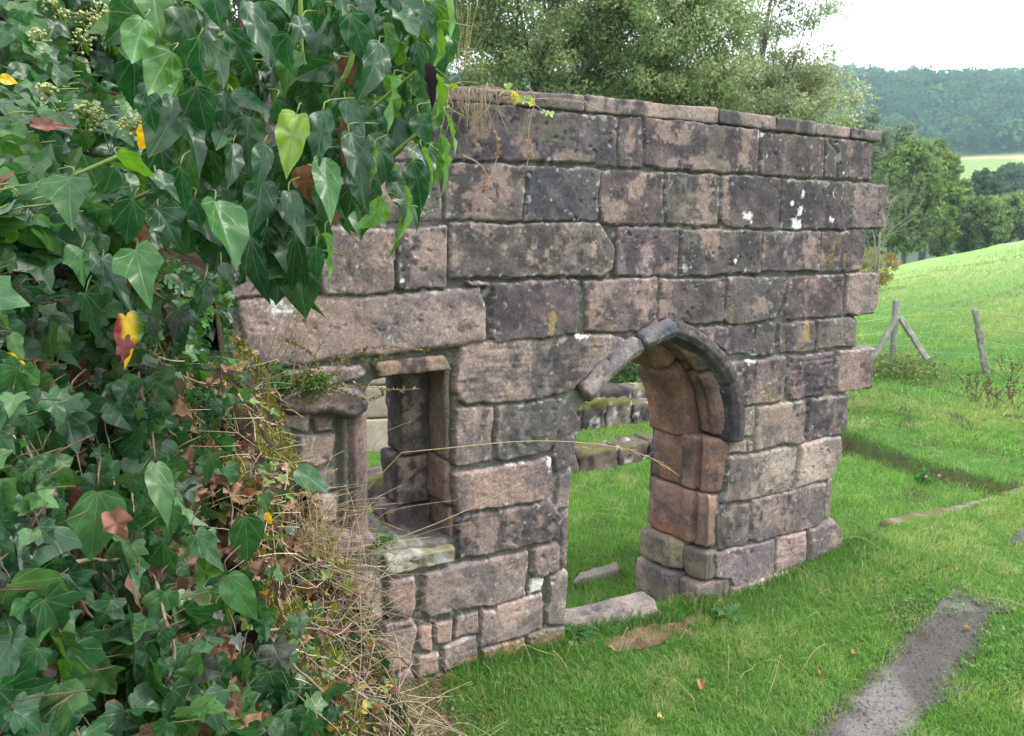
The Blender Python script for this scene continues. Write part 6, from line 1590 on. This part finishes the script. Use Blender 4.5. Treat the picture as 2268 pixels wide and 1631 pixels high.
# dry leaves on the wall near the roots
# trailing plant over the window lintel
tp = thing('trailing_plant', cop(zf('C', (750, 1220))), 'trailing red-stemmed plant with small green leaves rooted above the broken window', 'trailing plant')
mb, ms = MB(), MB()
tr_ = [[(800, 1260), (950, 1100), (1050, 1000), (1200, 980), (1400, 975), (1620, 1010)], [(820, 1280), (1000, 1290), (1200, 1300), (1380, 1320), (1550, 1310)], [(760, 1250), (600, 1220), (420, 1210), (300, 1235)], [(780, 1240), (680, 1160), (520, 1110), (420, 1100), (300, 1110)], [(760, 1300), (600, 1310), (450, 1360)], [(800, 1290), (720, 1390), (600, 1420)], [(840, 1290), (1000, 1350), (1150, 1390), (1250, 1370), (1255, 1310)], [(760, 1180), (720, 1080), (660, 1000), (580, 960), (500, 930)], [(1150, 1150), (1100, 1060), (1130, 990)], [(1180, 1120), (1280, 1050)], [(1000, 1120), (900, 1050), (830, 1120)]]
for pts in tr_:
    P_ = smoothpath([cop(zf('C', p), .075 + .02 * math.sin(i)) for i, p in enumerate(pts)], 34)
    tube(ms, P_, [.0024, .0013], np.array([.34, .12, .10]), 5)
    for j in range(2, 34):
        for _ in range(2 if lr.random() < .7 else 4):
            leaf(mb, 'ov', P_[j], nrm(P_[j] - P_[j - 1]) + lr.normal(0, .8, 3), lr.normal(0, 1, 3) + N, lr.uniform(.011, .024), .5, np.array([.12, .14, .05]) * lr.uniform(.5, 1.4), .2, .3, .02, low=True)
for i in range(700):
    p = cop(zf('C', (lr.normal(720, 90), lr.normal(1260, 45))), .07 + lr.uniform(0, .05))
    leaf(mb, 'ov', p, lr.normal(0, 1, 3), lr.normal(0, 1, 3) + N, lr.uniform(.012, .026), .5, np.array([.09, .15, .04]) * lr.uniform(.5, 1.5), .2, .3, .02, low=True)
ms.build('stems', M_TWIG, tp); mb.build('foliage', M_LEAF, tp)
herb('herb', 'small leafy weed with pale green leaves rooted at the left of the trailing plant', 'plant', cop(zf('C', (440, 1340)), .08), .05, .12, 60, .05, [(.08, .2, .06), (.12, .26, .08)], 681)
herb('herb', 'small creeping green weed on the window sill edge', 'plant', cop(zf('J', (1080, 1560)), .02), .07, .05, 160, .022, [(.06, .17, .03), (.09, .2, .05)], 683)

# ------------------------------------------------------------------ air of the valley
hz = MB()
lo, hi = np.array([-520., -60., -14.]), np.array([620., 640., 150.])
hz.add(np.array([[(lo, hi)[i & 1][0], (lo, hi)[(i >> 1) & 1][1], (lo, hi)[i >> 2][2]] for i in range(8)]), [[0, 2, 3, 1], [4, 5, 7, 6], [0, 1, 5, 4], [2, 6, 7, 3], [0, 4, 6, 2], [1, 3, 7, 5]])
mh = bpy.data.materials.new('haze'); mh.use_nodes = True
th = mh.node_tree; th.nodes.clear()
vo = th.nodes.new('ShaderNodeOutputMaterial'); vp = th.nodes.new('ShaderNodeVolumePrincipled')
vp.inputs['Color'].default_value = (.62, .84, 1, 1); vp.inputs['Density'].default_value = .00048; vp.inputs['Anisotropy'].default_value = .2
th.links.new(vp.outputs[0], vo.inputs['Volume'])
tag(hz.build('haze', mh, None, False), 'pale blue haze filling the valley air', 'haze', kind='stuff')
